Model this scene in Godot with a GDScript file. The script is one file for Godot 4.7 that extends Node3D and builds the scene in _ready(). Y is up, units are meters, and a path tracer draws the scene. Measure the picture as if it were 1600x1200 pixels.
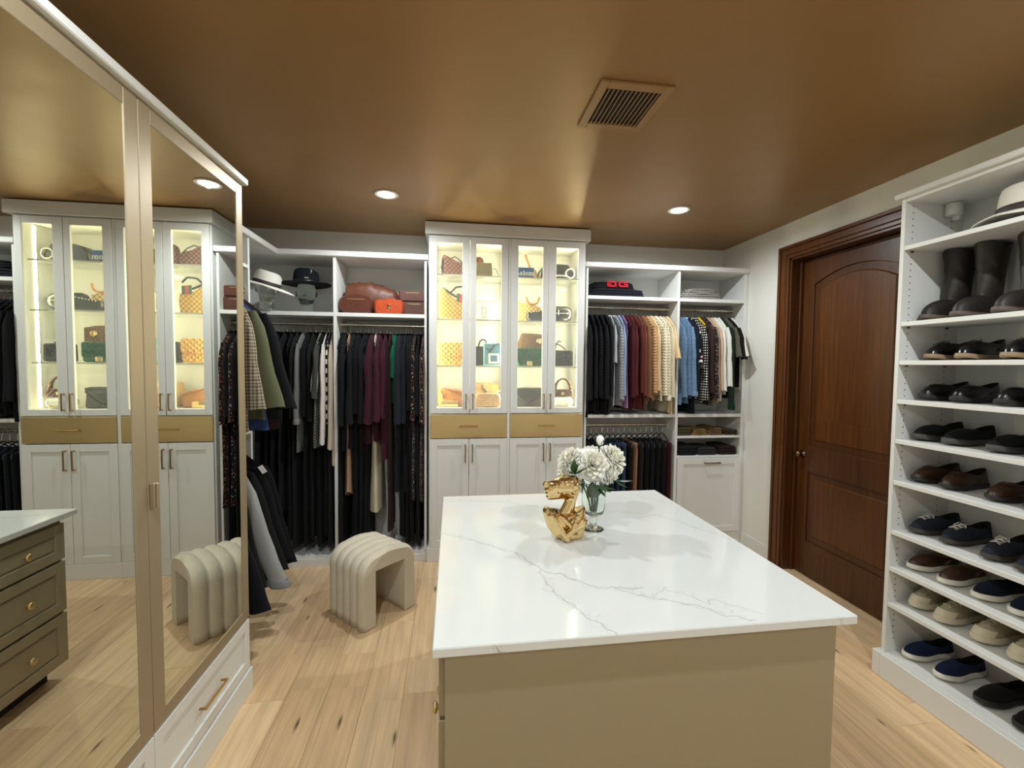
extends Node3D
# Walk-in closet: cabinets, hanging clothes, shoe tower, island. Units metres, y up.

const CEIL := 2.756
const WL := -1.73      # wall x on the mirror side
const WR := 2.62       # wall x on the door side
const WB := -3.97      # back wall z
const WF := 1.3        # wall behind the camera
const XF := -0.987     # face of the mirrored wardrobe
const RZ := -3.75      # rods along the back wall

var mats := {}
var counts := {}
var boxes := {}
var texs := {}
var rng := RandomNumberGenerator.new()
var noise := FastNoiseLite.new()

func _ready():
	rng.seed = 7
	noise.seed = 3
	noise.frequency = 0.05
	# ---- camera
	var cam := Camera3D.new()
	cam.name = "camera"
	cam.keep_aspect = Camera3D.KEEP_HEIGHT
	cam.fov = rad_to_deg(2.0 * atan(600.0 / 677.19))
	var ya := 0.1367
	var pi_ := 0.0435
	var ro := -0.0091
	var right := Vector3(cos(ya), 0, sin(ya))
	var back := Vector3(-sin(ya) * cos(pi_), sin(pi_), cos(ya) * cos(pi_))
	var up := back.cross(right)
	cam.transform = Transform3D(Basis(right * cos(ro) - up * sin(ro), right * sin(ro) + up * cos(ro), back), Vector3(0, 1.62, 0))
	cam.near = 0.02
	add_child(cam)
	cam.current = true
	# ---- environment and exposure
	var we := WorldEnvironment.new()
	we.name = "environment"
	var env := Environment.new()
	env.background_mode = Environment.BG_COLOR
	env.background_color = Color.BLACK
	env.tonemap_mode = Environment.TONE_MAPPER_LINEAR
	env.tonemap_exposure = EXPOSURE
	env.sdfgi_enabled = true
	env.ssao_enabled = true
	env.ssil_enabled = true
	we.environment = env
	add_child(we)
	make_materials()
	build_shell()
	for p in CANS:
		can_light(p[0], p[1], p[2])
	build_island()
	build_display_cabinet()
	build_back_units()
	build_side_unit()
	build_wardrobe()
	build_shoe_tower()
	build_stool()
	build_statue()
	build_bouquet()
	build_shelf_things()
	build_handbags()
	build_clothes()
	build_shoes()

const EXPOSURE := 0.405
const CAN_ENERGY := 4.0
const CAN_COLOR := Color(0.96, 0.99, 1.0)
const LED_ENERGY := 2.3
const LED_COLOR := Color(1.0, 0.97, 0.77)
# x, z and the words that tell the fitting from the others
const CANS := [[-0.442, -3.04, "recessed ceiling light above the stool and brown bags"], [1.622, -3.0, "recessed ceiling light above the red and beige clothes"],
	[-0.442, -0.80, "recessed ceiling light beside the mirrored wardrobe"], [1.622, -0.80, "recessed ceiling light beside the shoe tower"],
	[-0.442, 0.75, "recessed ceiling light behind the viewer on the wardrobe side"], [1.622, 0.75, "recessed ceiling light behind the viewer on the shoe side"]]

# ------------------------------------------------------------------ geometry
class G:
	var st := SurfaceTool.new()
	var grp := 1
	var xf := Transform3D()
	func _init():
		st.begin(Mesh.PRIMITIVE_TRIANGLES)
	func emit(Q: PackedVector3Array, I: PackedInt32Array, flip: bool, smooth: bool, uv: PackedVector2Array):
		if smooth:
			st.set_smooth_group(grp)
			grp += 1
		else:
			st.set_smooth_group(-1)
		var has := uv.size() == Q.size()
		for k in range(0, I.size(), 3):
			var o := [I[k], I[k + 1], I[k + 2]] if flip else [I[k], I[k + 2], I[k + 1]]
			for v in o:
				st.set_uv(uv[v] if has else Vector2.ZERO)
				st.add_vertex(Q[v])
	func moved(P: PackedVector3Array) -> PackedVector3Array:
		return xf * P
	static func volume(Q: PackedVector3Array, I: PackedInt32Array) -> float:
		var c := Vector3.ZERO
		for q in Q:
			c += q
		c /= maxf(1.0, Q.size())
		var v := 0.0
		for k in range(0, I.size(), 3):
			v += (Q[I[k]] - c).dot((Q[I[k + 1]] - c).cross(Q[I[k + 2]] - c))
		return v
	func add(P: PackedVector3Array, I: PackedInt32Array, smooth := true, uv := PackedVector2Array()):
		var Q := moved(P)
		emit(Q, I, volume(Q, I) < 0.0, smooth, uv)
	# rings: Array of PackedVector3Array of equal length
	func loft(R: Array, cap0 := true, cap1 := true, smooth := true, loop := true):
		var n: int = R[0].size()
		var P := PackedVector3Array()
		for r in R:
			P.append_array(r)
		var I := PackedInt32Array()
		for j in R.size() - 1:
			for i in (n if loop else n - 1):
				var a := j * n + i
				var b := j * n + (i + 1) % n
				I.append_array([a, b, b + n, a, b + n, a + n])
		var Q := moved(P)
		var C := PackedInt32Array()
		if cap0:
			cap(Q, C, 0, n, true)
		if cap1:
			cap(Q, C, (R.size() - 1) * n, n, false)
		var J := I.duplicate()
		J.append_array(C)
		var flip := volume(Q, J) < 0.0
		emit(Q, I, flip, smooth, PackedVector2Array())
		if C.size():
			emit(Q, C, flip, false, PackedVector2Array())
	func cap(Q: PackedVector3Array, C: PackedInt32Array, at: int, n: int, rev: bool):
		var c := Vector3.ZERO
		for i in n:
			c += Q[at + i]
		Q.append(c / n)
		var m := Q.size() - 1
		for i in n:
			var a := at + i
			var b := at + (i + 1) % n
			C.append_array([m, b, a] if rev else [m, a, b])
	func sheet(R: Array, smooth := true):
		loft(R, false, false, smooth, false)
	func lathe(prof: Array, n := 24, cap0 := true, cap1 := true, c := Vector3.ZERO):
		var R := []
		for p in prof:
			var r := PackedVector3Array()
			for i in n:
				var a := TAU * i / n
				r.append(c + Vector3(p.x * cos(a), p.y, p.x * sin(a)))
			R.append(r)
		loft(R, cap0, cap1)
	func tube(pts: Array, rad, n := 8, caps := true):
		var R := []
		var ref := Vector3(0.123, 0.977, 0.171)
		for k in pts.size():
			var d: Vector3 = (pts[mini(k + 1, pts.size() - 1)] - pts[maxi(k - 1, 0)]).normalized()
			if absf(d.dot(ref)) > 0.95:
				ref = Vector3(0.9, 0.1, 0.42).normalized()
			var u := d.cross(ref).normalized()
			var w := d.cross(u)
			ref = u.cross(d) * signf(u.cross(d).dot(ref))
			var r: float = rad[k] if rad is Array else rad
			var ring := PackedVector3Array()
			for i in n:
				var a := TAU * i / n
				ring.append(pts[k] + (u * cos(a) + w * sin(a)) * r)
			R.append(ring)
		loft(R, caps, caps)
	func box(c: Vector3, s: Vector3, b := 0.0015):
		var h := s * 0.5
		b = minf(b, minf(h.x, minf(h.y, h.z)) * 0.9)
		var P := PackedVector3Array()
		# per corner three points
		for k in 8:
			var sg := Vector3(1 if k & 1 else -1, 1 if k & 2 else -1, 1 if k & 4 else -1)
			P.append(c + sg * Vector3(h.x, h.y - b, h.z - b))
			P.append(c + sg * Vector3(h.x - b, h.y, h.z - b))
			P.append(c + sg * Vector3(h.x - b, h.y - b, h.z))
		var F := []
		for ax in 3:
			var m: int = 1 << ax
			var u: int = 1 << ((ax + 1) % 3)
			var w: int = 1 << ((ax + 2) % 3)
			for s0 in [0, m]:
				F.append([s0 * 3 + ax, (s0 | u) * 3 + ax, (s0 | u | w) * 3 + ax, (s0 | w) * 3 + ax])
			if b > 0.0:
				for s1 in [0, u]:
					for s2 in [0, w]:
						var k0: int = s1 | s2
						var k1: int = k0 | m
						var a1 := (ax + 1) % 3
						var a2 := (ax + 2) % 3
						F.append([k0 * 3 + a1, k1 * 3 + a1, k1 * 3 + a2, k0 * 3 + a2])
		if b > 0.0:
			for k in 8:
				F.append([k * 3, k * 3 + 1, k * 3 + 2])
		var I := PackedInt32Array()
		for f in F:
			for t in f.size() - 2:
				var p: Vector3 = P[f[0]]
				var q: Vector3 = P[f[t + 1]]
				var r: Vector3 = P[f[t + 2]]
				if (q - p).cross(r - p).dot(p + q + r - c * 3.0) < 0:
					I.append_array([f[0], f[t + 2], f[t + 1]])
				else:
					I.append_array([f[0], f[t + 1], f[t + 2]])
		emit(moved(P), I, xf.basis.determinant() < 0, false, PackedVector2Array())
	# polygon in x, y pushed along z from z0 to z1, rounded rim of b
	func prism(poly: PackedVector2Array, z0: float, z1: float, b := 0.0):
		var rings := [[z0, b], [z0 + b, 0.0], [z1 - b, 0.0], [z1, b]] if b > 0.0 else [[z0, 0.0], [z1, 0.0]]
		var P := PackedVector3Array()
		var n := poly.size()
		for r in rings:
			var pl := poly
			if r[1] > 0.0:
				pl = inset(poly, r[1])
			for p in pl:
				P.append(Vector3(p.x, p.y, r[0]))
		var I := PackedInt32Array()
		for j in rings.size() - 1:
			for i in n:
				var a := j * n + i
				var c := j * n + (i + 1) % n
				I.append_array([a, c, c + n, a, c + n, a + n])
		var T := Geometry2D.triangulate_polygon(poly)
		var ccw := not Geometry2D.is_polygon_clockwise(poly)
		# side quads above run outward for a counter-clockwise polygon and z1 > z0
		if not ccw:
			var J := PackedInt32Array()
			for k in range(0, I.size(), 3):
				J.append_array([I[k], I[k + 2], I[k + 1]])
			I = J
		var top := (rings.size() - 1) * n
		for k in range(0, T.size(), 3):
			var a := poly[T[k]]
			var b2 := poly[T[k + 1]]
			var c2 := poly[T[k + 2]]
			var pos := (b2 - a).cross(c2 - a) > 0
			var t := [T[k], T[k + 1], T[k + 2]] if pos else [T[k], T[k + 2], T[k + 1]]
			I.append_array([top + t[0], top + t[1], top + t[2], t[0], t[2], t[1]])
		emit(moved(P), I, xf.basis.determinant() < 0, false, PackedVector2Array())
	static func inset(poly: PackedVector2Array, d: float) -> PackedVector2Array:
		var out := PackedVector2Array()
		var n := poly.size()
		var s := -1.0 if Geometry2D.is_polygon_clockwise(poly) else 1.0
		for i in n:
			var a := (poly[i] - poly[(i + n - 1) % n]).normalized()
			var b := (poly[(i + 1) % n] - poly[i]).normalized()
			var na := Vector2(-a.y, a.x) * s
			var nb := Vector2(-b.y, b.x) * s
			var m := na + nb
			out.append(poly[i] + m * (d / maxf(0.4, m.dot(na))))
		return out
	# outline in x, y blown up along z: rim shrinks to k0 at the faces
	func pillow(poly: PackedVector2Array, depth: float, k0 := 0.86, steps := 5, belly := 0.0):
		var c := Vector2.ZERO
		for p in poly:
			c += p
		c /= poly.size()
		var R := []
		for j in steps * 2 + 1:
			var t := -1.0 + j / float(steps)
			var s := k0 + (1.0 - k0) * pow(maxf(0.0, 1.0 - pow(absf(t), 3.0)), 0.5)
			var ring := PackedVector3Array()
			for p in poly:
				var q := c + (p - c) * s
				ring.append(Vector3(q.x, q.y, t * depth * 0.5 * (1.0 - (0.0 if j > 0 and j < steps * 2 else belly))))
			R.append(ring)
		loft(R, true, true, true)
	func blob(c: Vector3, s: Vector3, n := 12, m := 8, e := 1.0):
		var R := []
		for j in range(1, m):
			var f := PI * j / m - PI / 2
			var ring := PackedVector3Array()
			for i in n:
				var a := TAU * i / n
				var ca := signf(cos(a)) * pow(absf(cos(a)), e)
				var sa := signf(sin(a)) * pow(absf(sin(a)), e)
				ring.append(c + Vector3(s.x * pow(cos(f), e) * ca, s.y * signf(sin(f)) * pow(absf(sin(f)), e), s.z * pow(cos(f), e) * sa))
			R.append(ring)
		loft(R, true, true)
	func done() -> ArrayMesh:
		st.generate_normals()
		return st.commit()

func numbered(n: String) -> String:
	var c: int = counts.get(n, 0)
	counts[n] = c + 1
	return n if c == 0 else "%s_%03d" % [n, c]

func tag(o: Node, label: String, category: String, group := ""):
	o.set_meta("label", label)
	o.set_meta("category", category)
	if group != "":
		o.set_meta("group", group)

func thing(called: String, label: String, category: String, at := Vector3.ZERO, turn := 0.0, group := "") -> Node3D:
	var o := Node3D.new()
	o.name = numbered(called)
	add_child(o, true)
	o.position = at
	o.rotation.y = turn
	tag(o, label, category, group)
	return o

func dup(src: Node3D, called: String, label: String, at: Vector3, turn := 0.0, group := "") -> Node3D:
	var o: Node3D = src.duplicate()
	o.name = numbered(called)
	add_child(o, true)
	o.position = at
	o.rotation = Vector3(0, turn, 0)
	tag(o, label, src.get_meta("category"), group if group else src.get_meta("group", ""))
	return o

func struct(called: String, parent: Node = null) -> Node3D:
	var o := Node3D.new()
	o.name = called
	(parent if parent else self).add_child(o, true)
	o.set_meta("kind", "structure")
	return o

func part(called: String, mesh: Mesh, m: Material, parent: Node3D, at := Vector3.ZERO, rot := Vector3.ZERO) -> MeshInstance3D:
	var o := MeshInstance3D.new()
	o.name = called if parent != self else numbered(called)
	o.mesh = mesh
	o.material_override = m
	parent.add_child(o, true)
	o.position = at
	o.rotation = rot
	return o

func gpart(called: String, g: G, m: Material, parent: Node3D, at := Vector3.ZERO, rot := Vector3.ZERO) -> MeshInstance3D:
	return part(called, g.done(), m, parent, at, rot)

func box_mesh(s: Vector3, b: float) -> Mesh:
	var key := "%.4f %.4f %.4f %.4f" % [s.x, s.y, s.z, b]
	if not boxes.has(key):
		var g := G.new()
		g.box(Vector3.ZERO, s, b)
		boxes[key] = g.done()
	return boxes[key]

# a box between two corners given in the room's axes, as a part of an unturned parent
func bx(parent: Node3D, called: String, x0: float, x1: float, y0: float, y1: float, z0: float, z1: float, m: Material, b := 0.0015) -> MeshInstance3D:
	var lo := Vector3(minf(x0, x1), minf(y0, y1), minf(z0, z1))
	var hi := Vector3(maxf(x0, x1), maxf(y0, y1), maxf(z0, z1))
	var c := (lo + hi) * 0.5
	return part(called, box_mesh(hi - lo, b), m, parent, c - (parent.global_position if parent != self else Vector3.ZERO))

# ------------------------------------------------------------------ materials
func mat(key: String, c: Color, rough := 0.6, metal := 0.0, spec := 0.5) -> StandardMaterial3D:
	if not mats.has(key):
		var m := StandardMaterial3D.new()
		m.resource_name = key
		m.albedo_color = c
		m.roughness = rough
		m.metallic = metal
		m.metallic_specular = spec
		mats[key] = m
	return mats[key]

func rgb(r: int, g: int, b: int) -> Color:
	return Color(r / 255.0, g / 255.0, b / 255.0)

func tri(m: StandardMaterial3D, scale: Vector3, tex: Texture2D = null, off := Vector3.ZERO):
	m.uv1_triplanar = true
	m.uv1_triplanar_sharpness = 6.0
	m.uv1_scale = scale
	m.uv1_offset = off
	if tex:
		m.albedo_texture = tex

func relief(m: StandardMaterial3D, tex: Texture2D, cm: float):
	m.heightmap_enabled = true
	m.heightmap_texture = tex
	m.heightmap_scale = cm

func tex(key: String, w: int, h: int, f: Callable) -> Texture2D:
	if not texs.has(key):
		var im := Image.create(w, h, false, Image.FORMAT_RGB8)
		for y in h:
			for x in w:
				im.set_pixel(x, y, f.call(float(x) / w, float(y) / h))
		texs[key] = ImageTexture.create_from_image(im)
	return texs[key]

func noise_tex(key: String, freq: float, ramp: Array, size := 256) -> Texture2D:
	if not texs.has(key):
		var nt := NoiseTexture2D.new()
		nt.width = size
		nt.height = size
		nt.seamless = true
		var fn := FastNoiseLite.new()
		fn.seed = key.hash() % 1000
		fn.frequency = freq
		fn.fractal_octaves = 4
		nt.noise = fn
		var gr := Gradient.new()
		gr.set_color(0, ramp[0])
		gr.set_color(1, ramp[1])
		nt.color_ramp = gr
		texs[key] = nt
	return texs[key]

func wob(x: float, y: float) -> float:
	return noise.get_noise_2d(x, y)

func make_materials():
	mat("cabinet_white", rgb(218, 218, 214), 0.38)
	mat("wall_paint", rgb(224, 222, 213), 0.7)
	var ce := mat("ceiling_gold", rgb(152, 116, 70), 0.45, 0.25)
	tri(ce, Vector3.ONE * 0.7)
	ce.roughness_texture = noise_tex("ceil_rough", 0.02, [Color(0.85, 0.85, 0.85), Color(1, 1, 1)])
	mat("gold_satin", rgb(206, 180, 128), 0.36, 0.8)
	mat("gold_pull", rgb(176, 142, 86), 0.28, 1.0)
	mat("champagne", rgb(158, 142, 116), 0.42, 0.4)
	mat("island_paint", rgb(158, 146, 120), 0.42, 0.15)
	mat("dark_gap", rgb(26, 22, 18), 0.8)
	mat("gold_polish", rgb(232, 204, 150), 0.06, 1.0)
	mat("chrome", rgb(228, 224, 212), 0.24, 1.0)
	mat("knob_bronze", rgb(120, 96, 74), 0.25, 1.0)
	mat("mirror", rgb(220, 222, 214), 0.0, 1.0)
	mat("trim_metal", rgb(225, 222, 212), 0.35)
	mat("black_plastic", rgb(22, 21, 21), 0.55)
	mat("vent_paint", rgb(150, 116, 72), 0.5)
	var em := mat("lamp_lens", rgb(255, 250, 240), 0.4)
	em.emission_enabled = true
	em.emission = Color(1.0, 0.95, 0.86)
	em.emission_energy_multiplier = 9.0
	var le := mat("led_glow", rgb(255, 253, 235), 0.4)
	le.emission_enabled = true
	le.emission = Color(1.0, 0.98, 0.86)
	le.emission_energy_multiplier = 4.0
	var gl := mat("pane_glass", Color(0.97, 1.0, 0.98, 0.05), 0.02)
	gl.transparency = BaseMaterial3D.TRANSPARENCY_ALPHA
	var sg := mat("solid_glass", Color(0.97, 1.0, 0.98, 0.02), 0.01)
	sg.refraction_enabled = true
	sg.refraction_scale = 0.05
	var tg := mat("thin_glass", Color(0.9, 0.96, 0.94, 0.10), 0.03)
	tg.transparency = BaseMaterial3D.TRANSPARENCY_ALPHA
	var sh := mat("shelf_glass", Color(0.92, 0.98, 0.95, 0.06), 0.02)
	sh.transparency = BaseMaterial3D.TRANSPARENCY_ALPHA
	mat("shelf_edge", rgb(150, 154, 142), 0.3)
	var vg := mat("vinyl_clear", Color(0.95, 0.93, 0.86, 0.25), 0.1)
	vg.transparency = BaseMaterial3D.TRANSPARENCY_ALPHA
	# oak planks: one grain picture, several tones and places on it
	var oak := tex("oak", 256, 512, func(u: float, v: float):
		var x: float = u * 256.0
		var y: float = v * 512.0
		var g := wob(x * 2.2, y * 0.10) * 0.5 + wob(x * 7.0 + 300.0, y * 0.2) * 0.2 + wob(x * 0.6, y * 0.10 + 90.0) * 0.9
		var k := 0.0
		for q in [[40, 60, 3, 9], [150, 150, 2, 5], [210, 300, 3.5, 10], [90, 410, 2, 6]]:
			var d := pow((x - q[0]) / q[2], 2.0) + pow((y - q[1]) / q[3], 2.0)
			k = maxf(k, exp(-d))
		var s := clampf(0.94 + 0.11 * g, 0.0, 1.0) * (1.0 - 0.6 * k)
		return Color(s, s * (0.985 - 0.05 * k), s * (0.96 - 0.09 * k)))
	for i in 8:
		var tone: Array = [[234, 204, 165], [228, 197, 157], [238, 209, 171], [224, 191, 152], [233, 202, 161], [227, 195, 158], [236, 206, 167], [219, 187, 150]][i]
		var m := mat("oak_%d" % i, rgb(tone[0], tone[1], tone[2]), 0.42)
		tri(m, Vector3(1.9, 1.9, 0.55), oak, Vector3(0.13 * i, 0, 0.29 * i))
	# mahogany
	var mah := tex("mahogany", 256, 256, func(u: float, v: float):
		var g := wob(u * 520.0, v * 26.0) * 0.6 + wob(u * 1500.0, v * 40.0) * 0.3
		var s := clampf(0.84 + 0.30 * g, 0.0, 1.0)
		return Color(s, s * 0.97, s * 0.92))
	for i in 2:
		var m := mat("mahogany_%d" % i, [rgb(88, 50, 15), rgb(102, 58, 16)][i], 0.34)
		tri(m, Vector3(1.6, 1.0, 1.6), mah)
	# quartz
	var qz := mat("quartz", Color.WHITE, 0.10)
	tri(qz, Vector3.ONE / 1.5, quartz_picture(), Vector3(0.5, 0.5, 0.5))
	# boucle
	var bo := mat("boucle", rgb(222, 212, 190), 0.95)
	tri(bo, Vector3.ONE * 9.0)
	relief(bo, noise_tex("boucle_h", 0.09, [Color.BLACK, Color.WHITE]), 0.35)
	bo.rim_enabled = true
	bo.rim = 0.4
	mat("stem_green", rgb(58, 84, 50), 0.5)
	var lf := mat("leaf_green", rgb(48, 76, 44), 0.45)
	lf.cull_mode = BaseMaterial3D.CULL_DISABLED
	lf.backlight_enabled = true
	lf.backlight = rgb(40, 70, 30)
	for i in 3:
		var pm := mat("petal_%d" % i, [rgb(252, 251, 246), rgb(251, 250, 243), rgb(250, 248, 234)][i], 0.6)
		pm.cull_mode = BaseMaterial3D.CULL_DISABLED

# picture of the counter top: pale ground with grey veins, drawn over 1.5 m
func quartz_picture() -> Texture2D:
	var n := 1024
	var im := Image.create(n, n, false, Image.FORMAT_RGB8)
	im.fill(rgb(221, 223, 220))
	var buf := PackedFloat32Array()
	buf.resize(n * n)
	# vein paths in metres from the middle of the slab: x, z
	var veins := [
		[0.55, [-0.64, -0.13, -0.55, -0.07, -0.46, 0.01, -0.39, 0.07, -0.32, 0.14, -0.3, 0.2, -0.27, 0.27, -0.19, 0.32, -0.15, 0.37, -0.1, 0.42, -0.04, 0.43, 0.05, 0.44]],
		[0.5, [-0.04, 0.43, 0.01, 0.47, 0.05, 0.5, 0.11, 0.53, 0.16, 0.56, 0.21, 0.59, 0.24, 0.63, 0.31, 0.66]],
		[0.5, [-0.27, 0.27, -0.27, 0.34, -0.25, 0.45, -0.21, 0.53, -0.17, 0.62, -0.13, 0.68, -0.13, 0.72]],
		[0.32, [0.13, 0.46, 0.19, 0.5, 0.22, 0.56, 0.26, 0.54, 0.3, 0.59, 0.36, 0.63]],
		[0.4, [-0.65, -0.62, -0.49, -0.58, -0.3, -0.54, -0.19, -0.47, -0.11, -0.41]],
		[0.35, [0.21, -0.33, 0.33, -0.3, 0.45, -0.24, 0.51, -0.15, 0.57, -0.02, 0.63, 0.08]],
		[0.3, [0.06, 0.51, 0.11, 0.46, 0.14, 0.45]],
		[0.25, [0.47, -0.64, 0.52, -0.53, 0.59, -0.44]],
	]
	for v in veins:
		var c := Curve2D.new()
		var a: Array = v[1]
		for k in range(0, a.size(), 2):
			c.add_point(Vector2(a[k], a[k + 1]))
		var L := c.get_baked_length()
		for strand in 3:
			var s := 0.0
			while s < L:
				var p := c.sample_baked(s)
				var j := Vector2(wob(s * 260.0 + strand * 91.0, 10.0 + strand * 50.0), wob(s * 260.0, 400.0 + strand * 70.0)) * (0.018 + 0.016 * strand)
				var q := (p + j) / 1.5 * n + Vector2(n, n) * 0.5
				var w: float = (1.1 + 1.5 * absf(wob(s * 500.0, strand * 33.0))) * (1.0 if strand == 0 else 0.7)
				var amt: float = v[0] * (1.0 if strand == 0 else 0.4) * (0.55 + 0.9 * absf(wob(s * 120.0, 77.0 + strand * 13.0)))
				for dy in range(-4, 5):
					for dx in range(-4, 5):
						var x := int(q.x) + dx
						var y := int(q.y) + dy
						if x >= 0 and y >= 0 and x < n and y < n:
							var e := amt * exp(-(pow(x - q.x, 2) + pow(y - q.y, 2)) / (w * w))
							buf[y * n + x] = maxf(buf[y * n + x], e)
				s += 0.0012
	for y in n:
		for x in n:
			var e := buf[y * n + x]
			if e > 0.01:
				im.set_pixel(x, y, rgb(221, 223, 220).lerp(rgb(128, 124, 114), minf(e * 1.15, 0.85)))
	return ImageTexture.create_from_image(im)
# ------------------------------------------------------------------ the room
func build_shell():
	var W: Material = mats.wall_paint
	var fl := struct("floor")
	bx(fl, "subfloor", WL - 0.1, WR + 0.3, -0.12, -0.016, WB - 0.1, WF + 0.1, mats.dark_gap, 0.0)
	var pw := 0.187
	var x := WL
	var row := 0
	var r2 := RandomNumberGenerator.new()
	r2.seed = 21
	while x < WR + 0.16:
		var z := WB - r2.randf_range(0.1, 1.4)
		var x1 := minf(x + pw, WR + 0.18)
		while z < WF:
			var z1 := z + r2.randf_range(1.15, 1.95)
			var za := maxf(z, WB)
			var zb := minf(z1, WF)
			if zb - za > 0.05:
				bx(fl, "plank", x + 0.0004, x1 - 0.0004, -0.016, 0.0, za + 0.0005, zb - 0.0005, mats["oak_%d" % r2.randi_range(0, 7)], 0.0007)
			z = z1
		x += pw
		row += 1
	var c := struct("ceiling")
	bx(c, "ceiling_board", WL - 0.1, WR + 0.3, CEIL, CEIL + 0.1, WB - 0.1, WF + 0.1, mats.ceiling_gold, 0.0)
	var wl := struct("wall_left")
	bx(wl, "wall_board", WL - 0.1, WL, 0, CEIL, WB, WF, W, 0.0)
	var wb := struct("wall_back")
	bx(wb, "wall_board", WL - 0.1, WR + 0.3, 0, CEIL, WB - 0.1, WB, W, 0.0)
	var wf := struct("wall_front")
	bx(wf, "wall_board", WL - 0.1, WR + 0.3, 0, CEIL, WF, WF + 0.1, W, 0.0)
	var wr := struct("wall_right")
	var g := G.new()
	var D0 := -3.11
	var D1 := -2.17
	g.box(Vector3(WR + 0.08, CEIL / 2, (WB + D0) / 2), Vector3(0.16, CEIL, D0 - WB), 0.0)
	g.box(Vector3(WR + 0.08, CEIL / 2, (WF + D1) / 2), Vector3(0.16, CEIL, WF - D1), 0.0)
	g.box(Vector3(WR + 0.08, (2.48 + CEIL) / 2, (D0 + D1) / 2), Vector3(0.16, CEIL - 2.48, D1 - D0), 0.0)
	gpart("wall_board", g, W, wr)
	# baseboard between the closet and the door
	var bb := struct("baseboard_right")
	bx(bb, "board", WR - 0.014, WR, 0, 0.105, -3.57, -3.203, mats.cabinet_white, 0.002)
	bx(bb, "cap", WR - 0.010, WR, 0.105, 0.12, -3.57, -3.203, mats.cabinet_white, 0.004)
	build_door(D0, D1)
	# ceiling vent
	var v := thing("ceiling_vent", "square gold-painted ceiling vent grille with narrow dark slots", "vent", Vector3(0.735, CEIL, -1.866))
	g = G.new()
	var vx := 0.155
	var vz := 0.167
	var ox := 0.118
	var oz := 0.127
	for s in [-1, 1]:
		g.box(Vector3(s * (vx + ox) / 2, -0.007, 0), Vector3(vx - ox, 0.014, vz * 2), 0.003)
		g.box(Vector3(0, -0.007, s * (vz + oz) / 2), Vector3(ox * 2, 0.014, vz - oz), 0.003)
	gpart("frame", g, mats.vent_paint, v)
	part("backing", box_mesh(Vector3(ox * 2, 0.002, oz * 2), 0.0), mats.dark_gap, v, Vector3(0, -0.001, 0))
	for i in 12:
		part("slat", box_mesh(Vector3(0.0042, 0.004, oz * 2), 0.0005), mats.vent_paint, v, Vector3(-ox + (i + 0.65) * ox * 2 / 12.3, -0.012, 0))
	# small plate on the wall over the brown bags
	var pl := thing("wall_plate", "small blank cover plate on the wall above the brown bags", "wall plate", Vector3(-0.30, 2.60, WB))
	part("plate", box_mesh(Vector3(0.075, 0.115, 0.006), 0.002), W, pl, Vector3(0, 0, 0.003))
	part("screw", box_mesh(Vector3(0.007, 0.007, 0.002), 0.0008), mats.cabinet_white, pl, Vector3(0, 0.0, 0.007))

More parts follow.
